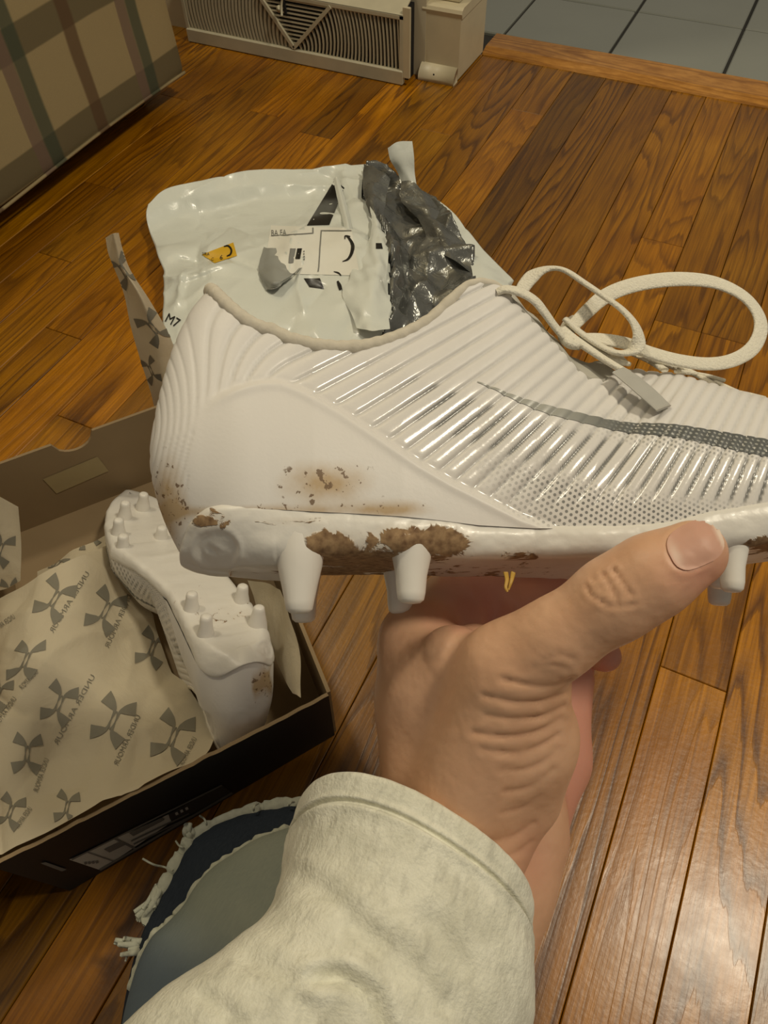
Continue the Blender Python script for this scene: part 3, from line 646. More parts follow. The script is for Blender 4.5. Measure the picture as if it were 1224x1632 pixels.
# ================================================================== SHOEBOX
M_CARD = plain('brown_board', (.27, .19, .10), .8, var=.08, vs=40, bumps=.1)
M_BOXBLK = plain('black_print', (.008, .008, .008), .55)
M_LABELW = plain('white_label_paper', (.52, .50, .44), .6, var=.05, vs=40)
M_LABELG = plain('grey_label_ink', (.16, .155, .14), .6)
M_TAPE = plain('paper_tape', (.36, .28, .14), .75, var=.1, vs=60)
sb = empty('shoebox', tuple(onz(250, 1000)))
tag(sb, 'open black shoebox with brown board inside, on the floor below the mailer', 'box')
HB = .100
NR, NL, FL, FR = onz(521, 1104, HB), onz(-14, 1376, HB), onz(-62, 762, HB), onz(326, 622, HB)
NRb, NLb, FLb, FRb = onz(531, 1167, .001), onz(110, 1414, .001), FL * [1, 1, 0] + [0, 0, .001], FR * [1, 1, 0] + [0, 0, .001]
CEN = (NR + NL + FL + FR) / 4
def panel(name, a, b, bt, at, th=.0028, notch=None, bulge=0., parent=sb, mats=(M_CARD, M_BOXBLK), jag=0.):
    """Board panel: bottom edge a-b, top edge at-bt; the inner face looks to the box's middle."""
    nu, nv = 61, 17; u = np.linspace(0, 1, nu)[:, None, None]; v = np.linspace(0, 1, nv)[None, :, None]
    P = (a * (1 - u) + b * u) * (1 - v) + (at * (1 - u) + bt * u) * v
    if jag: P[:, -1, 2] -= jag * (ridged(np.arange(nu) * .22, np.zeros(nu), 3) - .3)
    if notch:
        uu = u[:, 0, 0]; lo, hi, dp = notch; dz = dp * np.sqrt(np.clip(1 - ((uu - (lo + hi) / 2) / ((hi - lo) / 2)) ** 2, 0, 1))
        P[..., 2] = P[..., 2] - (v[..., 0] ** 1.0) * dz[:, None]
    nrm = np.cross(b - a, at - a); nrm /= np.linalg.norm(nrm)
    if nrm @ (CEN - (a + b) / 2) < 0: nrm = -nrm
    P = P - nrm * (bulge * np.sin(np.pi * u) * (1 - v))
    V = np.concatenate([P.reshape(-1, 3), (P - nrm * th).reshape(-1, 3)]); m = nu * nv; g = gridf(nu, nv)
    rim = [k * nv for k in range(nu)] + [(nu - 1) * nv + k for k in range(1, nv)] + [k * nv + nv - 1 for k in range(nu - 2, -1, -1)] + [k for k in range(nv - 2, 0, -1)]
    Fc = [tuple(f) for f in g] + [tuple(f[::-1] + m) for f in g] + [(rim[k], rim[k - 1], rim[k - 1] + m, rim[k] + m) for k in range(len(rim))]
    mi = [0] * len(g) + [1] * len(g) + [0] * len(rim)
    return mesh(name, V, Fc, None, parent, smooth=False, mats=list(mats), midx=mi)
near = panel('near_panel', NLb, NRb, NR, NL, jag=.004)
far = panel('far_panel', FLb, FRb, FR, FL, notch=(.350, .510, .016))
right = panel('side_panel', NRb, FRb, FR, NR)
left = panel('side_panel', NLb, FLb, FL, NL)
c0 = [NLb, NRb, FRb, FLb]; V = [p + [0, 0, .001] for p in c0] + [p + [0, 0, .004] for p in c0]
mesh('bottom_panel', V, [(3, 2, 1, 0), (4, 5, 6, 7), (0, 1, 5, 4), (1, 2, 6, 5), (2, 3, 7, 6), (3, 0, 4, 7)], M_CARD, sb, smooth=False)
# lid folded open to the left, with its lip
dl = (NL - NR) / np.linalg.norm(NL - NR); dl[2] = 0; dd = (FL - NL); out = NL + dl * .20
lidA, lidB, lidC, lidD = NL + [0, 0, -.004], FL + [0, 0, -.004], FL + dl * .2 + [0, 0, -.098], NL + dl * .2 + [0, 0, -.098]
def lidp(nm, a, b, c, d, parent):
    nn = np.cross(b - a, d - a); nn /= np.linalg.norm(nn); nn *= np.sign(nn[2]) * .0026 if abs(nn[2]) > .1 else .0026
    V = [a, b, c, d, a - nn, b - nn, c - nn, d - nn]
    return mesh(nm, V, [(0, 1, 2, 3), (7, 6, 5, 4), (0, 4, 5, 1), (1, 5, 6, 2), (2, 6, 7, 3), (3, 7, 4, 0)], None, parent, smooth=False, mats=[M_CARD, M_BOXBLK], midx=[0, 1, 0, 0, 0, 0])
lid = lidp('lid', lidA, lidB, lidC, lidD, sb)
lidp('lid_lip', lidA, lidD, lidD + [0, 0, .03], lidA + [0, 0, .0] + (lidD - lidA) * .12 + [0, 0, .02], lid)
bv_near, bv_far = bvh_of([near]), bvh_of([far])
def px_poly(name, quad, bvh, mat, parent, lift=.0005, nu=10, nv=6):
    V, Fc = quad_patch(quad, nu, nv); return decal(name, V, Fc, bvh, mat, parent, lift)
px_poly('paper_tape', [(68, 763), (155, 727), (173, 750), (90, 786)], bv_far, M_TAPE, sb, .0006)
lab = px_poly('end_label', [(110, 1369), (268, 1297), (273, 1309), (160, 1386)], bv_near, M_LABELW, sb)
M_LABELD = plain('dark_label_print', (.035, .035, .033), .5)
px_poly('dark_label', [(268, 1297), (352, 1250), (371, 1263), (273, 1312)], bv_near, M_LABELD, sb)
for q in ([(113, 1367.5), (352, 1249), (354, 1250.5), (115, 1369)], [(160, 1386), (371, 1263), (368, 1261), (157, 1384)],
          [(138, 1357), (140, 1356), (183, 1371), (181, 1372)], [(181, 1336), (184, 1334), (216, 1350), (213, 1352)], [(208, 1338), (300, 1294), (301, 1296), (209, 1340)], [(212, 1343), (304, 1298), (305, 1300), (213, 1345)]):
    px_poly('printed_rule', q, bv_near, M_LABELG if q[0][0] not in (113, 208, 212, 160) else M_LABELG, lab, .0009)
px_poly('printed_block', [(165, 1352), (190, 1340), (199, 1345), (174, 1357)], bv_near, M_LABELG, lab, .0009)
for k in range(4):
    px_poly('printed_mark', [(133 + 6 * k, 1373 - .6 * k), (137 + 6 * k, 1371.5 - .6 * k), (139 + 6 * k, 1375 - .6 * k), (135 + 6 * k, 1376.5 - .6 * k)], bv_near, M_LABELG, lab, .0009, 3, 3)
px_poly('printed_block', [(205, 1326), (258, 1301), (262, 1305), (212, 1331)], bv_near, M_LABELG, lab, .0009)
for k in range(3):
    px_poly('printed_mark', [(278 + 8 * k, 1294 - 4 * k), (282 + 8 * k, 1292 - 4 * k), (284 + 8 * k, 1296 - 4 * k), (280 + 8 * k, 1298 - 4 * k)], bv_near, M_LABELW, lab, .0009, 3, 3)
px_poly('silver_tab', [(64, 1374), (72, 1372), (106, 1384), (98, 1387)], bv_near, M_LABELG, sb, .0009)

# ------------------------------------------------------------------ second cleat, sole up in the box
hb_, tb_ = sl(330, 925, WC), sl(1625, 840, WC)            # heel and toe ends of the sole in the shoe frame
LYS = .95
def lying(heel_px, heel_z, toe_px, roll):
    h = onz(*heel_px, heel_z); r = ray(*toe_px); L = np.linalg.norm(tb_ - hb_) * LYS
    b = EYEP - h; A_, B_, C_ = r @ r, 2 * r @ b, b @ b - L * L; D_ = math.sqrt(max(B_ * B_ - 4 * A_ * C_, 0)); t = (-B_ + D_) / (2 * A_)
    toe = EYEP + r * t; ex = (toe - h) / np.linalg.norm(toe - h); lx = (tb_ - hb_) / np.linalg.norm(tb_ - hb_)
    v = EYEP - (h + toe) / 2; v = v - ex * (v @ ex); v /= np.linalg.norm(v); s_ = np.cross(ex, v)
    dn = v * math.cos(roll) + s_ * math.sin(roll)          # the way the sole faces
    ez = -dn; ey = np.cross(ez, ex)
    lz = np.array([0, 0, 1.]) - lx * lx[2]; lz /= np.linalg.norm(lz); ly = np.cross(lz, lx)
    R = (np.outer(ex, lx) + np.outer(ey, ly) + np.outer(ez, lz)) * LYS; M = np.eye(4); M[:3, :3] = R
    hm = hb_.copy(); M[:3, 3] = h - R @ hm; return M
ML = lying((394, 1036), .131, (230, 785), .50)
second = build_cleat('football_cleat', 9, 50, 60, ML, True, boxed_laces, .28)
tag(second, 'cream white football cleat lying sole up inside the open shoebox', 'shoe')

# ================================================================== TISSUE PAPER
n = N('tissue_paper', .7, spec=.25); p = n.pos(); cr = n.noise(p, 34, 5, .62, .6)
n.set('Base Color', n.mix(cr, (.70, .61, .44), (.80, .72, .54))); n.bump(cr, .35, .004)
tr = n.node('ShaderNodeBsdfTranslucent'); tr.inputs[0].default_value = (.68, .58, .42, 1); mx = n.node('ShaderNodeMixShader'); mx.inputs[0].default_value = .3
n.t.links.new(n.b.outputs[0], mx.inputs[1]); n.t.links.new(tr.outputs[0], mx.inputs[2]); n.t.links.new(mx.outputs[0], n.t.nodes['Material Output'].inputs[0]); M_TISSUE = n.m
M_INK = plain('grey_ink_on_tissue', (.205, .19, .145), .7, var=.06, vs=80)
def net(ctrl, n=12, place=None):
    C = np.array(ctrl, float); C = catmull(C, n); C = catmull(C.transpose(1, 0, 2), n).transpose(1, 0, 2)
    f = place or (lambda x, y, z: onz(x, y, z)); P = np.empty_like(C)
    for i in range(C.shape[0]):
        for j in range(C.shape[1]): P[i, j] = f(*C[i, j])
    return P, C
def crumple(P, amp, sc, seed, edge=True):
    Nn = grid_normals(P); d = (ridged(P[..., 0] * sc + P[..., 2] * sc * .6, P[..., 1] * sc - P[..., 2] * sc * .4, seed, 3) - .55)
    return P + Nn * (d * amp)[..., None]
def folded(P, amp, sc, seed):
    Nn = grid_normals(P); d = creases(P[..., 0] + .3 * P[..., 2], P[..., 1], sc, seed); return P + Nn * ((d - d.mean()) * amp)[..., None]
def sharp(P, n, seed, length, amp, width, hubs=None):
    """Sharp pinched creases: cusped ridges and valleys along random lines over the sheet."""
    r = random.Random(seed); x, y = P[..., 0], P[..., 1]; lo, hi = P.reshape(-1, 3).min(0), P.reshape(-1, 3).max(0); d = np.zeros(x.shape)
    for k in range(n):
        if hubs and r.random() < .55: h = r.choice(hubs); cx, cy = h[0] + r.gauss(0, .01), h[1] + r.gauss(0, .01)
        else: cx, cy = r.uniform(lo[0], hi[0]), r.uniform(lo[1], hi[1])
        a = r.uniform(0, 2 * math.pi); L = length * r.uniform(.35, 1.2); w = width * r.uniform(.5, 1.6); b = a + r.uniform(-.4, .4)
        pl = [(cx, cy), (cx + math.cos(a) * L * .5, cy + math.sin(a) * L * .5), (cx + math.cos(a) * L * .5 + math.cos(b) * L * .5, cy + math.sin(a) * L * .5 + math.sin(b) * L * .5)]
        d += r.choice((-1, 1, 1)) * r.uniform(.4, 1) * np.exp(-seg_dist(x, y, pl) / w)
    return P + grid_normals(P) * (d * amp)[..., None]
def sheet(name, ctrl, mat, n=12, amp=.004, sc=18, seed=1, place=None, parent=None, cr=0):
    P, C = net(ctrl, n, place); P = folded(P, amp * 2.2, sc, seed)
    if cr: P = sharp(P, cr, seed + 3, .12, .0045, .010)
    o = mesh(name, P, gridf(*P.shape[:2]), mat, parent); return o
T_MAIN = [[(-45, 960, .060), (25, 938, .078), (72, 914, .088), (120, 893, .080), (180, 866, .040), (215, 858, .015)],
          [(-45, 1020, .070), (20, 1000, .086), (68, 985, .094), (128, 970, .084), (185, 958, .040), (225, 950, .015)],
          [(-45, 1100, .075), (30, 1080, .084), (76, 1064, .088), (150, 1060, .074), (215, 1050, .045), (265, 1040, .020)],
          [(-45, 1200, .085), (30, 1170, .088), (90, 1150, .076), (170, 1140, .072), (250, 1130, .050), (305, 1118, .030)],
          [(-45, 1290, .095), (30, 1265, .094), (100, 1240, .080), (190, 1210, .078), (275, 1180, .064), (340, 1160, .050)],
          [(-45, 1372, .101), (25, 1350, .1015), (120, 1304, .1015), (200, 1264, .1015), (270, 1229, .1005), (322, 1203, .094)]]
t_main = tag(sheet('tissue_paper', T_MAIN, M_TISSUE, 20, .013, 8, 2, cr=34), 'printed cream tissue paper sheet spread across the open shoebox', 'tissue paper')
t_up = tag(sheet('tissue_paper', [[(-60, 765, .150), (-5, 790, .150), (29, 808, .140)], [(-60, 850, .112), (0, 862, .115), (34, 868, .108)], [(-60, 950, .070), (5, 940, .074), (33, 925, .080)]], M_TISSUE, 12, .006, 16, 5),
           'crumpled tissue paper corner standing against the far end of the shoebox', 'tissue paper')
t_back = tag(sheet('tissue_paper', [[(60, 912, .022), (130, 872, .030), (195, 842, .032), (240, 828, .028)], [(60, 930, .045), (130, 893, .042), (190, 866, .040), (235, 858, .028)], [(60, 955, .050), (130, 915, .052), (190, 890, .042), (230, 885, .022)]], M_TISSUE, 12, .008, 22, 7),
             'shadowed crumpled tissue paper behind the toe of the boxed cleat', 'tissue paper')
def on_y(x, y, yy): r = ray(x, y); return EYEP + r * (yy / r[1])
T_TALL = [[(169, 379, .400), (180, 372, .392), (189, 371, .402)], [(173, 402, .398), (187, 398, .390), (195, 396, .404)], [(182, 425, .394), (195, 425, .386), (208, 432, .400)], [(198, 468, .390), (222, 470, .380), (240, 482, .396)],
          [(208, 520, .386), (240, 520, .376), (272, 540, .392)], [(222, 570, .382), (250, 575, .374), (285, 590, .388)], [(240, 625, .378), (262, 628, .372), (300, 640, .384)], [(248, 660, .375), (275, 660, .372), (310, 665, .382)]]
t_tall = tag(sheet('tissue_paper', T_TALL, M_TISSUE, 8, .004, 24, 9, place=on_y), 'tall strip of printed tissue paper sticking up behind the held cleat heel', 'tissue paper')
t_side = tag(sheet('tissue_paper', [[(395, 925, .050), (428, 930, .070), (447, 940, .092)], [(415, 985, .060), (445, 985, .085), (463, 988, .103)], [(435, 1040, .070), (462, 1040, .095), (478, 1042, .106)], [(455, 1085, .085), (470, 1088, .1), (478, 1090, .106)], [(466, 1105, .094), (473, 1108, .103), (479, 1112, .106)]], M_TISSUE, 10, .003, 24, 4),
             'narrow tissue paper fold between the boxed cleat heel and the box side', 'tissue paper')
bv_t = {o.name: bvh_of([o]) for o in (t_main, t_up, t_back, t_tall)}
def emblem2():
    """Two crossed horseshoe strokes, one upright, one upside down."""
    parts = []
    for sg in (1, -1):
        pts = [(-.86, .86), (-.62, .76), (-.36, .62), (-.15, .44), (-.135, .1), (-.085, -.24), (0, -.42), (.085, -.24), (.135, .1), (.15, .44), (.36, .62), (.62, .76), (.86, .86)]
        w = [.66, .55, .40, .16, .055, .05, .06, .05, .055, .16, .40, .55, .66]
        V, Fc = stroke2([(x, y * sg) for x, y in pts], w, 5); parts.append((np.c_[V, np.zeros(len(V))], Fc))
    V, Fc = join_vf(parts); return np.array(V)[:, :2], Fc
EMB = emblem2()
def stamp(shape, c, up, right, bvh, parent, nm):
    V, Fc = shape; V2 = np.array(c) + V[:, :1] * np.array(right) + V[:, 1:] * np.array(up)
    return decal(nm, V2, Fc, bvh, M_INK, parent, .0006)
WORD = text2('UNDER ARMOUR'); wl = WORD[0][:, 0].max()
def emblem_at(bot, top, bvh, parent, wide=.98, lean=.0):
    b, t = np.array(bot, float), np.array(top, float); up = (t - b) / 2; L = np.hypot(*up); r = np.array([-up[1], up[0]]); r = r / np.hypot(*r) * L * .80 * wide + up * lean
    stamp(EMB, (b + t) / 2, up * .92, r, bvh, parent, 'printed_emblem')
def word_at(top, bot, bvh, parent, hgt=11.):
    """Seen from the back of the sheet: the letters run from top to bottom, mirrored."""
    t, b = np.array(top, float), np.array(bot, float); d = (b - t) / wl; e = (b - t) / np.hypot(*(b - t)); up = np.array([e[1], -e[0]]); up = up if up[0] < 0 else -up
    V, Fc = WORD; V2 = t + V[:, :1] * d + V[:, 1:] * up * hgt
    decal('printed_wordmark', V2, Fc, bvh, M_INK, parent, .0006)
m_ = bv_t[t_main.name]
for bot, top in (((70, 985), (105, 925)), ((152, 1005), (184, 942)), ((82, 1152), (107, 1090)), ((165, 1184), (196, 1113)), ((262, 1212), (289, 1138)), ((40, 1233), (46, 1170)), ((232, 1062), (252, 1004)), ((102, 1312), (112, 1262)), ((8, 1320), (26, 1268))):
    emblem_at(bot, top, m_, t_main)
emblem_at((30, 1082), (54, 1022), m_, t_main, .9, .3); emblem_at((-12, 1130), (8, 1080), m_, t_main)
for a, b in (((143, 914), (85, 1010)), ((210, 950), (173, 1034)), ((152, 1078), (92, 1188)), ((224, 1142), (188, 1222)), ((314, 1178), (292, 1222)), ((62, 1072), (36, 1100)), ((78, 1210), (60, 1264)), ((28, 1114), (-4, 1160)), ((52, 1290), (30, 1322)), ((26, 985), (-10, 1010))):
    word_at(a, b, m_, t_main, 12)
emblem_at((18, 965), (14, 922), bv_t[t_up.name], t_up, .9); emblem_at((-8, 900), (10, 850), bv_t[t_up.name], t_up)
emblem_at((124, 868), (158, 856), bv_t[t_back.name], t_back, .9); emblem_at((80, 912), (104, 885), bv_t[t_back.name], t_back)
q_ = bv_t[t_tall.name]
emblem_at((212, 455), (182, 408), q_, t_tall, .8); emblem_at((262, 545), (226, 500), q_, t_tall, .85); emblem_at((250, 610), (232, 570), q_, t_tall, .7)

# ================================================================== PLASTIC MAILER
n = N('mailer_film', .28); p = n.pos(); n.set('Base Color', n.mix(n.noise(p, 30, 3), (.72, .75, .68), (.80, .83, .76))); n.bump(n.noise(p, 55, 3, .5, .8), .25, .003); n.set('Coat Weight', .3); n.set('Coat Roughness', .15); M_FILM = n.m
n = N('mailer_inside', .22); p = n.pos(); n.set('Base Color', n.mix(n.noise(p, 40, 3), (.10, .102, .095), (.30, .305, .285))); n.set('Metallic', .55); n.bump(n.noise(p, 60, 4, .55, 1.), .4, .004); M_INSIDE = n.m
M_PRINT = plain('black_mailer_print', (.012, .012, .012), .3)
M_PAPER = plain('shipping_label_paper', (.84, .83, .74), .5, var=.03)
M_YEL = plain('yellow_sticker', (.72, .43, .02), .5, var=.05)
M_GREYP = plain('grey_print', (.22, .22, .2), .5)
M_CLEAR = plain('torn_clear_film', (.34, .35, .32), .16)
bag = empty('plastic_mailer', tuple(onz(520, 400)))
tag(bag, 'torn white plastic mailer bag with black lining, crumpled on the floor behind the cleat', 'mailer')
B = [[(236, 326, .034), (268, 302, .036), (330, 288, .036), (400, 275, .036), (480, 266, .036), (560, 261, .036), (600, 263, .034), (650, 288, .030), (705, 326, .026), (762, 388, .020), (818, 450, .012)],
     [(233, 340, .032), (275, 318, .030), (335, 308, .028), (405, 296, .027), (480, 288, .027), (555, 282, .028), (603, 290, .026), (648, 318, .022), (698, 352, .020), (748, 410, .018), (800, 462, .014)],
     [(240, 372, .022), (290, 358, .016), (350, 348, .012), (415, 335, .012), (480, 326, .016), (550, 318, .026), (604, 330, .030), (646, 352, .016), (690, 388, .016), (735, 435, .018), (788, 478, .016)],
     [(252, 405, .038), (305, 400, .046), (360, 385, .048), (420, 366, .046), (480, 352, .042), (548, 346, .044), (608, 368, .042), (645, 388, .014), (682, 420, .016), (722, 458, .020), (778, 496, .018)],
     [(266, 436, .034), (320, 425, .050), (375, 415, .054), (430, 405, .055), (490, 396, .054), (550, 392, .054), (612, 415, .048), (645, 430, .018), (678, 455, .020), (715, 485, .022), (765, 520, .018)],
     [(264, 470, .034), (325, 460, .048), (380, 455, .054), (440, 452, .056), (495, 446, .056), (555, 442, .055), (614, 462, .048), (648, 475, .024), (680, 492, .026), (712, 515, .026), (752, 545, .016)],
     [(262, 510, .036), (322, 505, .046), (380, 505, .050), (440, 502, .052), (500, 500, .052), (560, 496, .050), (618, 508, .044), (650, 515, .032), (682, 525, .030), (710, 542, .026), (742, 568, .014)],
     [(268, 552, .034), (322, 556, .040), (380, 560, .042), (440, 562, .042), (500, 560, .042), (560, 556, .040), (618, 555, .036), (650, 560, .030), (680, 568, .026), (706, 580, .020), (734, 596, .010)]]
MOUTH = [(582, 264), (606, 262), (640, 284), (672, 300), (704, 332), (722, 358), (742, 396), (752, 440), (752, 500), (730, 620), (560, 620), (612, 530), (624, 500), (615, 470), (618, 430), (606, 400), (612, 372), (596, 345), (578, 318)]
P, C = net(B, 20); nb0, nb1 = P.shape[:2]; px_, py_ = C[..., 0], C[..., 1]
mo = inside(px_, py_, MOUTH); edge_d = seg_dist(px_, py_, MOUTH + MOUTH[:1])
HUBS = [onz(x, y, .05)[:2] for x, y in ((470, 425), (590, 380), (600, 470), (300, 440), (560, 300))]
Pw = folded(P, .040, 5.5, 3); Pw = sharp(Pw, 46, 5, .13, .0060, .013, HUBS); Pw = sharp(Pw, 40, 8, .06, .0025, .005, HUBS)
left_bias = sstep(760, 600, px_)
Pi = P.copy(); Pi[..., 2] -= .012 * left_bias * sstep(0, 26, edge_d) - .004; Pi = folded(Pi, .040, 12, 12); Pi = sharp(Pi, 330, 15, .09, .0085, .011); Pi[..., 2] = np.where(mo, Pi[..., 2], np.minimum(Pi[..., 2], Pw[..., 2] - .004)); Pi[..., 2] = np.maximum(Pi[..., 2], .002)
def closed_sheet(P, keep, mat, name, drop=True):
    g = gridf(nb0, nb1); kc = keep.reshape(-1); sel = np.array([kc[f].sum() >= 3 for f in g]); V = P.reshape(-1, 3); Fc = [tuple(f) for f in g[sel]]
    if drop:                                              # sides down to the floor
        r = [k for k in range(nb1)] + [k * nb1 + nb1 - 1 for k in range(1, nb0)] + [(nb0 - 1) * nb1 + k for k in range(nb1 - 2, -1, -1)] + [k * nb1 for k in range(nb0 - 2, 0, -1)]
        ce = V.mean(0); Dn = V[r].copy(); out = Dn[:, :2] - ce[:2]; out /= np.linalg.norm(out, axis=1, keepdims=True); Dn[:, :2] -= out * .004; Dn[:, 2] = .0015; o = len(V); V = np.concatenate([V, Dn]); m = len(r)
        Fc += [(r[k], r[(k + 1) % m], o + (k + 1) % m, o + k) for k in range(m)]
    used = sorted({i for f in Fc for i in f}); mp = {u: k for k, u in enumerate(used)}
    return mesh(name, V[used], [tuple(mp[i] for i in f) for f in Fc], mat, bag)
film = closed_sheet(Pw, ~mo, M_FILM, 'outer_film')
inner = closed_sheet(Pi, mo | (edge_d < 24), M_INSIDE, 'black_lining', drop=False)
def flap(name, ctrl, mat, n=8, amp=.003, sc=40, seed=2): return sheet(name, ctrl, mat, n, amp, sc, seed, parent=bag)
flap('torn_flap', [[(618, 236, .078), (634, 226, .082), (657, 225, .080)], [(622, 255, .062), (640, 250, .066), (660, 250, .064)], [(632, 272, .046), (646, 272, .050), (661, 274, .046)], [(640, 290, .034), (654, 292, .036), (664, 296, .032)]], M_FILM)
flap('torn_flap', [[(590, 330, .050), (600, 345, .056), (608, 362, .052)], [(592, 366, .058), (604, 378, .064), (618, 386, .058)], [(576, 410, .060), (600, 412, .068), (618, 422, .062)], [(560, 440, .062), (596, 450, .072), (614, 462, .060)], [(546, 470, .060), (590, 490, .066), (624, 486, .058)], [(560, 500, .056), (590, 512, .062), (620, 505, .056)], [(568, 522, .056), (594, 526, .062), (622, 522, .058)]], M_FILM, 9, .006, 40, 8)
flap('torn_flap', [[(742, 392, .026), (770, 408, .028), (800, 432, .022)], [(752, 430, .030), (780, 440, .030), (812, 456, .020)], [(756, 462, .028), (786, 466, .028), (822, 470, .018)]], M_FILM)
flap('lining_fold', [[(580, 262, .046), (596, 266, .050), (622, 286, .044)], [(578, 300, .048), (594, 306, .052), (612, 330, .040)], [(586, 330, .048), (600, 345, .052), (610, 372, .040)], [(596, 352, .046), (606, 366, .048), (612, 392, .038)]], M_INSIDE, 8, .010, 38, 14)
flap('lining_fold', [[(640, 288, .034), (668, 300, .034), (704, 332, .030)], [(640, 318, .026), (676, 330, .036), (722, 362, .030)], [(668, 352, .026), (700, 362, .038), (742, 398, .030)], [(690, 400, .028), (722, 412, .038), (752, 436, .028)]], M_INSIDE, 8, .012, 36, 17)
bvb = bvh_of([film]); bvall = bvh_of([o for o in bag.children if o.name.startswith(('outer', 'torn'))])
def printed(name, quad, mat, parent=bag, lift=.0006, nu=12, nv=10, bv=bvb): return px_poly(name, quad, bv, mat, parent, lift, nu, nv)
printed('printed_stripe', [(534, 286), (549, 300), (525, 359), (489, 360)], M_PRINT)
printed('printed_stripe', [(484, 444), (510, 444), (517, 461), (493, 458)], M_PRINT)
ship = printed('shipping_label', [(432, 360), (560, 364), (574, 440), (420, 436)], M_PAPER, nu=22, nv=14)
def ink(quad, mat=M_PRINT, nm='printed_mark', nu=5, nv=4, parent=None): return printed(nm, quad, mat, parent or ship, .0012, nu, nv)
def letters(s, at, right, up, mat, bv, parent, nm='printed_letters', lift=.0012):
    V, Fc = text2(s); V2 = np.array(at) + V[:, :1] * np.array(right) + V[:, 1:] * np.array(up); return decal(nm, V2, Fc, bv, mat, parent, lift)
letters('BA FA', (432, 377), (9.5, -.4), (-.5, -13), M_GREYP, bvb, ship)
ink([(432, 376.5), (499, 372), (499, 373.5), (432, 377.5)], M_GREYP, nu=10); ink([(497.5, 364), (499.5, 364), (499.5, 373), (497.5, 373)], M_GREYP)
ink([(511, 369), (513, 369), (508, 434), (506, 434)], M_GREYP, nv=10); ink([(511, 368), (560, 368), (560, 369.5), (511, 369.5)], M_GREYP, nu=10)
ink([(473, 397), (481, 397), (479, 413), (471, 413)], M_PRINT); ink([(463, 397), (471, 397), (468, 420), (460, 420)], M_GREYP)
for k in range(4): ink([(483.5, 401 + 4 * k), (485.5, 401 + 4 * k), (485, 403 + 4 * k), (483, 403 + 4 * k)], M_GREYP, nu=3, nv=3)
def curve_print(pts, w, mat, bv, parent, nm='printed_smile', lift=.0012):
    V, Fc = stroke2(pts, w, 8); return decal(nm, V, Fc, bv, mat, parent, lift)
curve_print([(546, 418), (555, 414), (561, 404), (562, 392), (557, 382), (553, 378)], [1, 3.5, 5, 5, 3.5, 2], M_PRINT, bvb, ship)
curve_print([(550, 382), (551, 377), (558, 378)], [1.5, 2, 1.5], M_PRINT, bvb, ship)
curve_print([(532, 434), (539, 436), (544, 440)], [1, 2.6, 1.5], M_PRINT, bvb, bag, 'printed_mark')
curve_print([(538, 449), (541, 456), (543, 463)], [3, 6, 5], M_PRINT, bvb, bag, 'printed_mark')
printed('printed_mark', [(599, 388), (608, 388), (610, 397), (599, 397)], M_PRINT, bv=bvall)
stk = printed('yellow_sticker', [(322, 406), (372, 387), (378, 408), (342, 420)], M_YEL, nu=14, nv=10)
letters('C', (357, 408), (20, -2.5), (2.5, 20), M_PRINT, bvb, stk) if 0 else curve_print([(357, 394), (364, 393), (369, 399), (368, 406), (362, 409)], [1.5, 2.6, 3, 2.6, 1.5], M_PRINT, bvb, stk, 'printed_letters')
letters('6', (350, 415), (11, -1.5), (1, -11), M_PRINT, bvb, stk); letters('C', (336, 417), (7, -1.2), (.7, -8), M_PRINT, bvb, stk); letters('SIRA', (323, 407), (5.6, .2), (0, -6), M_PRINT, bvb, stk)
letters('M7', (262, 512), (16, 9), (10, -19), M_PRINT, bvb, bag, lift=.001)
flap('clear_window', [[(420, 392, .060), (434, 396, .062), (452, 392, .060)], [(412, 425, .060), (436, 428, .068), (456, 424, .064)], [(414, 440, .060), (438, 450, .070), (470, 436, .066)], [(424, 462, .058), (446, 456, .064), (500, 408, .062)]], M_CLEAR, 7, .005, 60, 21)
flap('air_pocket', [[(531, 286, .040), (536, 282, .043), (541, 288, .040)], [(538, 318, .044), (545, 318, .048), (551, 320, .043)], [(546, 350, .052), (553, 350, .056), (559, 352, .051)], [(552, 376, .057), (558, 376, .060), (563, 378, .056)]], M_FILM, 7, .001, 60, 3)

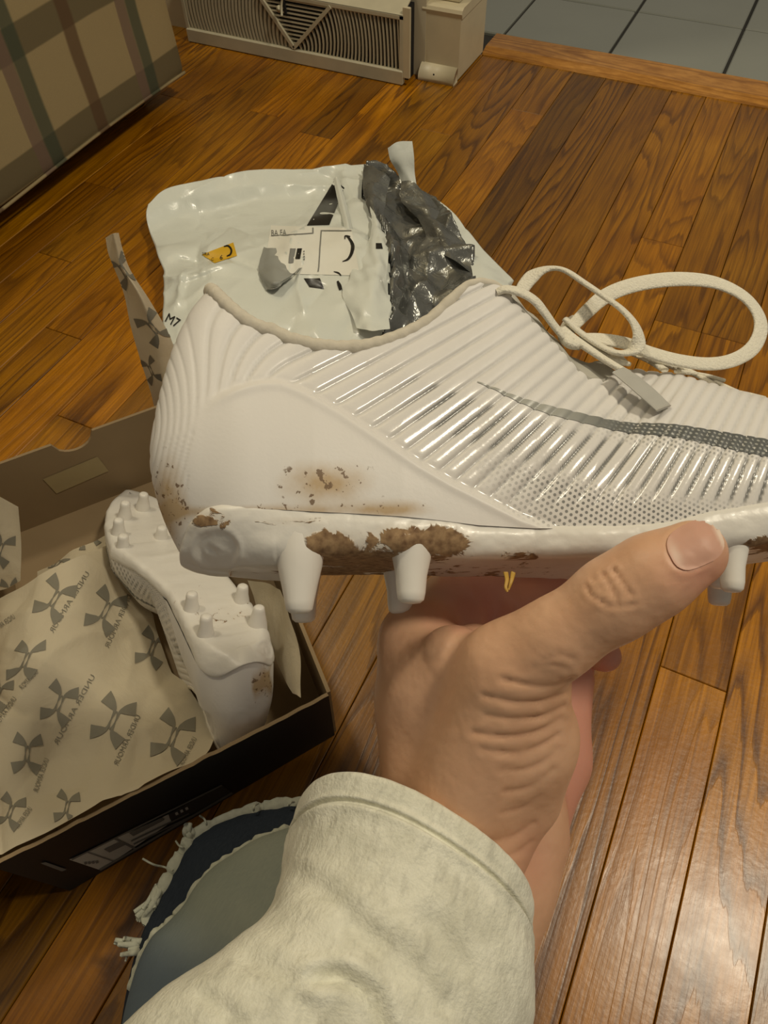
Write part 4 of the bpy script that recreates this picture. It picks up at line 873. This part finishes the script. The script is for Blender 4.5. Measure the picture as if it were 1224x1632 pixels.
# ================================================================== PERSON
def surface_nets(Dv, org, h):
    """Closed surface of a sampled field (negative inside): one vertex in each cell the surface crosses."""
    S = Dv < 0; nx, ny, nz = Dv.shape
    cnt = np.zeros((nx - 1, ny - 1, nz - 1), np.int8); cs = [(a, b, c) for a in (0, 1) for b in (0, 1) for c in (0, 1)]
    for a, b, c in cs: cnt += S[a:nx - 1 + a, b:ny - 1 + b, c:nz - 1 + c]
    idx = np.argwhere((cnt > 0) & (cnt < 8)); val = {cc: Dv[idx[:, 0] + cc[0], idx[:, 1] + cc[1], idx[:, 2] + cc[2]] for cc in cs}
    acc = np.zeros((len(idx), 3)); w = np.zeros(len(idx))
    for i, p in enumerate(cs):
        for q in cs[i + 1:]:
            if sum(abs(p[k] - q[k]) for k in range(3)) != 1: continue
            a, b = val[p], val[q]; m = (a < 0) != (b < 0); t = np.where(m, a / np.where(m, a - b, 1), 0)
            acc += np.where(m[:, None], np.array(p) + (np.array(q) - np.array(p)) * t[:, None], 0); w += m
    V = org + (idx + acc / w[:, None]) * h; M = -np.ones((nx - 1, ny - 1, nz - 1), np.int64); M[tuple(idx.T)] = np.arange(len(idx)); Fs = []
    for ax in range(3):
        sl0 = [slice(1, -1)] * 3; sl1 = [slice(1, -1)] * 3; sl0[ax] = slice(0, -1); sl1[ax] = slice(1, None)
        a, b = S[tuple(sl0)], S[tuple(sl1)]; e = np.argwhere(a != b); fl = a[tuple(e.T)]; e = e + 1; e[:, ax] -= 1
        u, v = (ax + 1) % 3, (ax + 2) % 3; q = []
        for du, dv in ((-1, -1), (0, -1), (0, 0), (-1, 0)):
            k = e.copy(); k[:, u] += du; k[:, v] += dv; q.append(M[tuple(k.T)])
        q = np.stack(q, 1); q = q[(q >= 0).all(1)] if not (q >= 0).all() else q; fl = fl[:len(q)]
        Fs.append(np.where(fl[:, None], q, q[:, ::-1]))
    return V, np.concatenate(Fs)
class Field:
    """Smooth union of tapered capsules on a grid, in camera axes (metres)."""
    def __init__(s, lo, hi, h):
        s.lo, s.h = np.array(lo, np.float32), h; ax = [np.arange(lo[k], hi[k], h, dtype=np.float32) for k in range(3)]
        s.X, s.Y, s.Z = np.meshgrid(*ax, indexing='ij', sparse=True); s.acc = np.zeros([len(a) for a in ax], np.float32); s.ax = ax
    def cap(s, a, b, ra, rb, k=.004, pad=.012):
        a, b = np.array(a, np.float32), np.array(b, np.float32); R = max(ra, rb) + pad; sl_ = []
        for i in range(3):
            i0 = int(np.searchsorted(s.ax[i], min(a[i], b[i]) - R)); i1 = int(np.searchsorted(s.ax[i], max(a[i], b[i]) + R)); sl_.append(slice(i0, i1))
        X, Y, Z = s.X[sl_[0]], s.Y[:, sl_[1]], s.Z[:, :, sl_[2]]; d = b - a; L2 = max(float(d @ d), 1e-12)
        t = np.clip(((X - a[0]) * d[0] + (Y - a[1]) * d[1] + (Z - a[2]) * d[2]) / L2, 0, 1)
        q = np.sqrt((X - a[0] - t * d[0]) ** 2 + (Y - a[1] - t * d[1]) ** 2 + (Z - a[2] - t * d[2]) ** 2) - (ra + (rb - ra) * t)
        s.acc[tuple(sl_)] += np.exp(np.clip(-q / np.float32(k), -30, 30)); s.k = k
    def chain(s, pts, rad, **kw):
        for i in range(len(pts) - 1): s.cap(pts[i], pts[i + 1], rad[i], rad[i + 1], **kw)
    def mesh(s):
        D = -np.log(np.maximum(s.acc, 1e-20)); return surface_nets(D, s.lo, s.h)
K = lambda x, y, d: cam_pt(x, y, d)
fd = Field((-.055, -.235, -.375), (.135, .010, -.180), .00095)
kw = dict(k=.0032)
# forearm and wrist
fd.chain([K(520, 1600, .255), K(660, 1420, .265), K(728, 1335, .272), K(738, 1290, .275)], [.030, .0275, .0235, .022], **kw)
fd.chain([K(700, 1600, .285), K(790, 1400, .298), K(826, 1330, .304), K(828, 1290, .304)], [.028, .0225, .0175, .017], **kw)
# metacarpals: index to little
MCP = [K(664, 1014, .288), K(722, 985, .315), K(795, 990, .338), K(858, 1025, .352)]
CAR = [K(700, 1300, .272), K(745, 1310, .285), K(790, 1318, .297), K(828, 1320, .307)]
for m_c, c_c, r0, r1 in zip(MCP, CAR, (.0140, .0140, .0140, .014), (.0118, .0122, .0118, .0112)): fd.cap(c_c, m_c, r0, r1, **kw)
# fingers pass behind the cleat and close on its far side
for m_c, pip, dip, tip, r in ((MCP[0], K(745, 905, .352), K(830, 850, .362), K(895, 815, .362), .0100), (MCP[1], K(812, 905, .372), K(902, 862, .374), K(968, 832, .370), .0100),
                              (MCP[2], K(880, 925, .382), K(962, 900, .372), K(1020, 872, .366), .0095), (MCP[3], K(915, 990, .366), K(948, 1018, .350), K(966, 1046, .338), .0082)):
    if m_c is MCP[3]: fd.chain([m_c, pip, dip, tip], [.0115, .0088, .0080, .0068], k=.0024)
    else: fd.chain([m_c, pip, dip, tip], [.0118, r, r * .92, r * .8], k=.0024)
# thumb with its ball, and the web to the index finger
CMC, TM, TI, TT = K(738, 1255, .256), K(806, 1066, .240), K(978, 955, .222), K(1104, 882, .2155)
fd.chain([CMC, TM], [.0175, .0135], **kw)
fd.chain([TM, K(888, 1016, .230), TI], [.0132, .0112, .0114], k=.0026); fd.chain([TI, K(1040, 917, .2175), TT], [.0114, .0110, .0096], k=.0024)
fd.chain([K(788, 1290, .272), K(828, 1180, .258), K(838, 1085, .248), K(850, 1040, .240)], [.0170, .0165, .0125, .010], **kw)
fd.chain([K(845, 1270, .268), K(858, 1170, .256)], [.0105, .0115], **kw)
fd.chain([K(690, 1190, .272), K(690, 1100, .268), K(722, 1050, .258)], [.0145, .0140, .0115], **kw)
fd.chain([K(666, 1225, .272), K(662, 1120, .276), K(658, 1040, .284)], [.0130, .0125, .0120], **kw)
fd.chain([K(720, 1060, .272), K(760, 1030, .282)], [.0100, .0085], **kw)
# little-finger side of the palm
fd.chain([K(838, 1340, .318), K(880, 1210, .334), K(905, 1085, .348)], [.0150, .0155, .0120], **kw)
fd.chain([K(815, 1300, .300), K(830, 1150, .318), K(820, 1050, .330)], [.0155, .0145, .0120], **kw)
HV, HF = fd.mesh()
keepv = None
def smooth_mesh(V, Fc, it, lam=.5):
    e = np.concatenate([Fc[:, [0, 1]], Fc[:, [1, 2]], Fc[:, [2, 3]], Fc[:, [3, 0]]]); e = np.concatenate([e, e[:, ::-1]]); deg = np.bincount(e[:, 0], minlength=len(V))
    for k in range(it):
        s_ = np.stack([np.bincount(e[:, 0], weights=V[e[:, 1], c], minlength=len(V)) for c in range(3)], 1) / deg[:, None]; V = V + (s_ - V) * (lam if k % 2 == 0 else -lam * .9)
    return V
def vnormals(V, Fc):
    fn = np.cross(V[Fc[:, 2]] - V[Fc[:, 0]], V[Fc[:, 3]] - V[Fc[:, 1]]); Nn = np.zeros_like(V)
    for k in range(4):
        for c in range(3): Nn[:, c] += np.bincount(Fc[:, k], weights=fn[:, c], minlength=len(V))
    return Nn / np.maximum(np.linalg.norm(Nn, axis=1, keepdims=True), 1e-12)
HV = smooth_mesh(HV, HF, 10); HN = vnormals(HV, HF)
hx, hy = 612 + F * HV[:, 0] / -HV[:, 2], 816 - F * HV[:, 1] / -HV[:, 2]
if (HN * (HV - HV.mean(0))).sum() < 0: HF = HF[:, ::-1]; HN = -HN
front = sstep(.05, .35, (HN * -HV / np.linalg.norm(HV, axis=1, keepdims=True)).sum(1)); shallow = (HV[:, 2] > -.292)
rel = np.zeros(len(HV))
FOLDS = [([(800, 1082), (842, 1092), (880, 1094), (912, 1082)], 1.), ([(770, 1108), (815, 1118), (860, 1118), (902, 1104)], 1.1), ([(775, 1140), (820, 1146), (862, 1142), (898, 1126)], 1.1),
         ([(755, 1168), (810, 1174), (856, 1166), (892, 1146)], 1.1), ([(770, 1194), (820, 1200), (858, 1190), (888, 1172)], 1.), ([(800, 1228), (840, 1226), (872, 1210), (886, 1194)], .9),
         ([(805, 1262), (840, 1256), (866, 1240), (880, 1226)], .7), ([(800, 1296), (836, 1286), (862, 1268)], .6), ([(780, 1342), (815, 1334), (850, 1312)], .7), ([(790, 1372), (825, 1358), (848, 1340)], .5),
         ([(865, 1052), (890, 1044), (912, 1050)], .5), ([(850, 1066), (880, 1060), (905, 1066)], .5)]
for pl, a in FOLDS:
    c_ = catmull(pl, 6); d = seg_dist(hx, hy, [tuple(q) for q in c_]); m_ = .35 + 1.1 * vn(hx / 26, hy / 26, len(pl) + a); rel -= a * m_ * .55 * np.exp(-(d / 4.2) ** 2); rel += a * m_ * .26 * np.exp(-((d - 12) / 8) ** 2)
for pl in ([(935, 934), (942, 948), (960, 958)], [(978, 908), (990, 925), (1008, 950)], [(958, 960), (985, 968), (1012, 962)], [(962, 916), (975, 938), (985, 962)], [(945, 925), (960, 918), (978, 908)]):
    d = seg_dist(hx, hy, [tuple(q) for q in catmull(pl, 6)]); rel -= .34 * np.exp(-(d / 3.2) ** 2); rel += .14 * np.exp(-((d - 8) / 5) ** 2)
# nail bed: flattened field with a raised fold around it
NC, ND = np.array([1107., 869.]), np.array([.905, -.425]); NP = np.array([.425, .905]); q = np.stack([hx, hy], 1) - NC; na, nb_ = q @ ND, q @ NP
nr_ = (np.abs(na / 45) ** 2.6 + np.abs(nb_ / 36) ** 2.6) ** (1 / 2.6)
rel += -.30 * (1 - sstep(.86, 1.02, nr_)) + .30 * np.exp(-((nr_ - 1.14) / .12) ** 2) * (1 - sstep(5, 28, na)) - .0 * na
rel += .35 * (fbm(hx / 17, hy / 17, 4) - .45) + .22 * (fbm(hx / 5, hy / 5, 6) - .45)
HV2 = HV + HN * (rel * front * shallow * mm)[:, None]
pink = sstep(-.288, -.318, HV[:, 2]) * .8 + .55 * np.exp(-((hx - 1125) / 70) ** 2 - ((hy - 915) / 45) ** 2) + .45 * np.exp(-((hx - 730) / 60) ** 2 - ((hy - 975) / 40) ** 2) + .30 * np.exp(-((hx - 850) / 40) ** 2 - ((hy - 1370) / 60) ** 2)
pink = np.clip(pink, 0, 1) * sstep(-.2, .1, HN[:, 0] + .35 * (hx - 650) / 200)
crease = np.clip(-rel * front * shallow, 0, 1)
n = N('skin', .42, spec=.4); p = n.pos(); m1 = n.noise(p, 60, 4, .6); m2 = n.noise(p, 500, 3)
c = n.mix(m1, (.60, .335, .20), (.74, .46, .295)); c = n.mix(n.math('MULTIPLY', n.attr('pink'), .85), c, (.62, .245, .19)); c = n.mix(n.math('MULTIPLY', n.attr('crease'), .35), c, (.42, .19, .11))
n.set('Base Color', c); n.set('Subsurface Weight', .12); n.set('Subsurface Radius', (.004, .0016, .0008)); n.set('Subsurface Scale', 1.0)
n.set('Roughness', n.math('MULTIPLY_ADD', m2, .16, .36)); n.bump(m2, .12, .0006); M_SKIN = n.m
M_NAIL = N('nail', .48, spec=.35); M_NAIL.set('Base Color', M_NAIL.mix(M_NAIL.attr('tip'), (.60, .34, .25), (.85, .70, .57))); M_NAIL.set('Subsurface Weight', .1); M_NAIL.set('Subsurface Radius', (.002, .001, .0006)); M_NAIL = M_NAIL.m
person = empty('person', (-.1, -.1, 0))
tag(person, 'person in a pale heather sweatshirt and frayed blue jeans, holding up the white cleat', 'person')
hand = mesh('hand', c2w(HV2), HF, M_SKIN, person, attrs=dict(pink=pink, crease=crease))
bvh_hand = bvh_of([hand])
u = np.linspace(-1, 1, 25); V2, tipv = [], []
for a in u:
    for b in u:
        r_ = max(abs(a), abs(b)); s_ = r_ / max((abs(a) ** 2.8 + abs(b) ** 2.8) ** (1 / 2.8), 1e-6) if r_ > 0 else 1
        V2.append(NC + ND * a * s_ * 44 + NP * b * s_ * 35); tipv.append(sstep(.78, .9, a * s_) * (1 - .3 * abs(b)) * .8 + .5 * np.exp(-((a * s_ + .78) / .16) ** 2 - (b * s_ / .6) ** 2))
nail = decal('thumbnail', V2, [tuple(f) for f in gridf(25, 25)], bvh_hand, M_NAIL, hand, .00045, attrs=dict(tip=tipv)); nail.data.update()

# ---- sweatshirt sleeve: rings from inside the cuff down the forearm, in camera axes
n = N('heather_fleece', .95, spec=.15); p = n.pos(); h1 = n.noise(n.map(p, (1, 1, 1), (.3, .5, .7)), 75, 5, .7, .5); h2 = n.noise(n.map(p, (1, .35, 1), (.5, .4, .6)), 260, 3, .7)
c = n.mix(n.ramp(h1, [(.35, 0.), (.62, 1.)]), (.62, .61, .50), (.78, .77, .65)); c = n.mix(n.math('MULTIPLY', n.ramp(h2, [(.52, 0.), (.72, 1.)]), .35), c, (.30, .29, .24)); n.set('Base Color', c)
n.set('Sheen Weight', .25); n.bump(n.math('ADD', h2, n.math('MULTIPLY', n.noise(p, 900, 2), .6)), .5, .0012); M_FLEECE = n.m
# (left px, left depth, right px, right depth, half thickness)
SL = [((520, 1300), .272, (800, 1470), .268, .030), ((506, 1270), .268, (806, 1466), .262, .034), ((486, 1262), .264, (822, 1478), .258, .0375), ((478, 1280), .262, (822, 1504), .256, .039), ((474, 1306), .260, (814, 1536), .254, .0395),
      ((468, 1330), .258, (820, 1560), .252, .0405), ((452, 1400), .254, (828, 1604), .247, .042), ((408, 1482), .248, (832, 1660), .242, .043), ((330, 1545), .242, (812, 1730), .236, .044), ((245, 1610), .236, (780, 1800), .230, .046), ((150, 1690), .230, (740, 1900), .226, .048), ((20, 1830), .225, (680, 2060), .222, .052), ((-120, 2000), .222, (620, 2260), .220, .056), ((-330, 2330), .215, (560, 2640), .215, .060)]
CL = np.array([K(*a, da) for a, da, b, db, t in SL]); CR = np.array([K(*b, db) for a, da, b, db, t in SL]); TH = np.array([t for *_, t in SL])[:, None]
Lr, Rr, Tr = catmull(CL, 12), catmull(CR, 12), catmull(TH, 12)[:, 0]; Cc = (Lr + Rr) / 2; Aa = (Rr - Lr) / 2
axd = np.array([(cam_pt(590, 1480, .240) - cam_pt(660, 1370, .262))]); axd = axd / np.linalg.norm(axd); axd = np.broadcast_to(axd, Cc.shape)
Bb_ = np.cross(Aa, axd); Bb_ /= np.linalg.norm(Bb_, axis=1, keepdims=True); Bb_ *= np.where(Bb_[:, 2:3] < 0, -1, 1)
m = 150; th = np.linspace(0, 2 * np.pi, m, endpoint=False); cs_, sn_ = np.cos(th), np.sin(th)
e_ = .86
SP = Cc[:, None] + Aa[:, None] * (np.sign(cs_) * np.abs(cs_) ** e_)[None, :, None] + Bb_[:, None] * (Tr[:, None] * (np.sign(sn_) * np.abs(sn_) ** e_)[None])[..., None]
SN = grid_normals(SP); 
if ((SP - Cc[:, None]) * SN).sum() < 0: SN = -SN
sx, sy = 612 + F * SP[..., 0] / -SP[..., 2], 816 - F * SP[..., 1] / -SP[..., 2]; ri = np.arange(len(SP))[:, None] * np.ones(m)[None]; ri = ri / 12.
body = sstep(4.3, 5.2, ri)
seam = -1.5 * np.exp(-((ri - 4.02) / .16) ** 2) + .9 * np.exp(-((ri - 3.72) / .16) ** 2) + 1.1 * np.exp(-((ri - 4.5) / .4) ** 2)
fold = 2.2 * (fbm(sx / 130 + 3, sy / 90, 21, 4) - .47) * body
for pl, a, w_ in (([(505, 1560), (545, 1558), (585, 1585), (610, 1640)], 3.2, 13), ([(560, 1480), (640, 1530), (700, 1600)], 1.4, 22), ([(480, 1400), (540, 1440), (600, 1500)], 1.2, 18), ([(400, 1530), (460, 1560), (500, 1632)], 1.3, 16), ([(690, 1470), (730, 1540), (745, 1640)], 1.2, 20), ([(330, 1590), (380, 1632)], 1.3, 14)):
    d = seg_dist(sx, sy, [tuple(q) for q in catmull(pl, 6)]); fold += -a * np.exp(-(d / w_) ** 2) + .55 * a * np.exp(-((d - 1.9 * w_) / (1.1 * w_)) ** 2)
fold += .35 * np.sin(th * 46)[None] * np.exp(-((ri - 5.6) / 1.1) ** 2) * .5
SP2 = SP + SN * ((seam + fold + .35 * (fbm(sx / 12, sy / 12, 31) - .45)) * mm)[..., None]
sleeve = mesh('sweatshirt_sleeve', c2w(SP2), gridf(len(SP), m, cv=True), M_FLEECE, person); sleeve['label'] = 'pale heather fleece sleeve with a seamed cuff'

# ---- jeans: the bent leg resting on the floor
n = N('faded_denim', .9, spec=.2); p = n.pos(); tw = n.noise(n.map(p, (1, .25, 1), (0, 0, .9)), 700, 2); bl = n.noise(p, 14, 3)
c = n.mix(n.ramp(bl, [(.3, 0.), (.7, 1.)]), (.24, .275, .235), (.33, .355, .29)); c = n.mix(n.attr('blue'), c, (.125, .165, .205)); c = n.mix(n.math('MULTIPLY', tw, .35), c, (.14, .165, .17)); n.set('Base Color', c); n.bump(tw, .4, .0008); M_DENIM = n.m
n = N('dark_denim', .9, spec=.15); p = n.pos(); tw = n.noise(n.map(p, (1, .3, 1), (0, 0, .9)), 800, 2); n.set('Base Color', n.mix(tw, (.016, .022, .032), (.034, .043, .058))); n.bump(tw, .4, .0008); M_NAVY = n.m
M_FRAY = plain('frayed_cotton', (.46, .47, .38), .95, var=.2, vs=300, bumps=.6, bd=.001)
OUT = [(600, 1284), (540, 1280), (478, 1283), (435, 1288), (392, 1297), (348, 1313), (312, 1336), (290, 1368), (272, 1404), (252, 1440), (232, 1478), (214, 1530), (203, 1580), (194, 1632), (180, 1720), (186, 1900), (260, 2200), (520, 2330), (800, 2200), (860, 1880), (820, 1650), (770, 1450), (690, 1330)]
INN = [(600, 1322), (540, 1314), (478, 1318), (440, 1328), (405, 1342), (372, 1364), (342, 1384), (316, 1412), (294, 1446), (270, 1472), (246, 1494), (226, 1530), (210, 1580), (197, 1640), (186, 1740), (192, 1900), (266, 2190), (520, 2315), (790, 2190), (848, 1880), (805, 1655), (755, 1470), (685, 1360)]
LC = np.array((510., 1620.))
def mound(name, cont, z0, h, mat, attrs=None, pw=.5):
    c_ = catmull(np.array(cont + cont[:1], float), 8)[:-1]; r = np.cos(np.linspace(0, np.pi / 2, 26)); V = []
    base_ = np.array([onz(x, y, z0) for x, y in c_]); ctr = onz(*LC, z0)
    rows = []
    for q in r:
        row = ctr + (base_ - ctr) * q; row[:, 2] = z0 + h * (1 - q ** 2) ** pw; rows.append(row)
    low = base_.copy(); low[:, 2] = .002; low[:, :2] = ctr[:2] + (low[:, :2] - ctr[:2]) * .985; rows = [low] + rows
    Pm = np.stack(rows); x_, y_ = to_px(Pm); Pm[1:] += ((fbm(x_[1:] / 40, y_[1:] / 55, 8) - .47) * .006)[..., None] * np.array([0, 0, 1]) * sstep(0, .5, 1 - np.r_[r][:, None])[..., None]
    return mesh(name, Pm, gridf(len(rows), len(c_), cv=True)[:, ::-1], mat, person, attrs=dict(blue=sstep(1440, 1620, y_ - .55 * (x_ - 300) + 30)))
mound('jeans_lining', OUT, .050, .040, M_NAVY)
jeans = mound('jeans_leg', INN, .080, .060, M_DENIM); jeans['label'] = 'pale faded denim jeans leg with a raw twisted hem'
def rope(name, pts, z, r0, seed, parent=person, mat=M_FRAY, wob=.0012, n_=10):
    c_ = catmull(np.array(pts, float), n_); P_ = np.array([onz(x, y, z) for x, y in c_]); k_ = np.arange(len(P_)); P_[:, 2] += wob * np.sin(k_ * .7 + seed); P_[:, 0] += wob * (vn(k_ * .35, k_ * 0., seed) - .5)
    rr = r0 * (.75 + .6 * vn(k_ * .5, k_ * 0 + 3, seed)); rr[0] *= .3; rr[-1] *= .3
    v, f = ribbon_vf(P_, rr, rr * .8, (0, 0, 1), 9); return mesh(name, v, f, mat, parent)
rope('frayed_hem', [(x - 2, y - 3) for x, y in OUT[1:11]], .0545, .0042, 1); rope('twisted_hem', INN[1:13], .0805, .0030, 2)
rf2 = random.Random(3)
def tuft(c, dr, L, nfib, spread, z=.055):
    V_, F_ = [], []
    for k in range(nfib):
        a = math.atan2(dr[1], dr[0]) + rf2.uniform(-spread, spread); l = L * rf2.uniform(.55, 1.); x, y = c[0] + rf2.uniform(-7, 7), c[1] + rf2.uniform(-7, 7)
        q = [onz(x, y, z + rf2.uniform(-.002, .003)), onz(x + math.cos(a) * l * .5, y + math.sin(a) * l * .5, z + rf2.uniform(-.002, .006)), onz(x + math.cos(a + rf2.uniform(-.5, .5)) * l, y + math.sin(a) * l, z + rf2.uniform(-.004, .006))]
        V_.append(ribbon_vf(catmull(q, 5), np.linspace(.0026, .0014, 11), .0016, (0, 0, 1), 6))
    v, f = join_vf(V_); o = mesh('fray_tuft', v, f, M_FRAY, person); o['kind'] = 'stuff'; return o
tuft((250, 1416), (-.45, 1), 52, 16, .16); tuft((232, 1508), (-1, -.05), 46, 16, .2); tuft((305, 1334), (-.5, -1), 24, 6, .5)
def thread(pts, z=.058, r=.0007): c_ = catmull(np.array(pts, float), 8); v, f = ribbon_vf(np.array([onz(x, y, z + .004 * math.sin(k * .3)) for k, (x, y) in enumerate(c_)]), r, r, (0, 0, 1), 6); mesh('loose_thread', v, f, M_FRAY, person)
for t_ in ([(228, 1369), (245, 1378), (262, 1382), (276, 1388)], [(354, 1340), (358, 1350), (364, 1360)], [(270, 1404), (280, 1418), (286, 1434)], [(368, 1364), (378, 1372), (384, 1378)], [(404, 1292), (406, 1284), (412, 1280)], [(460, 1284), (464, 1279), (470, 1278)], [(330, 1318), (326, 1306), (318, 1300)], [(296, 1352), (286, 1348), (280, 1340)], [(214, 1512), (204, 1520), (200, 1532)], [(352, 1382), (346, 1374), (348, 1366)]): thread(t_, .066 if t_[0][0] > 340 else .056)
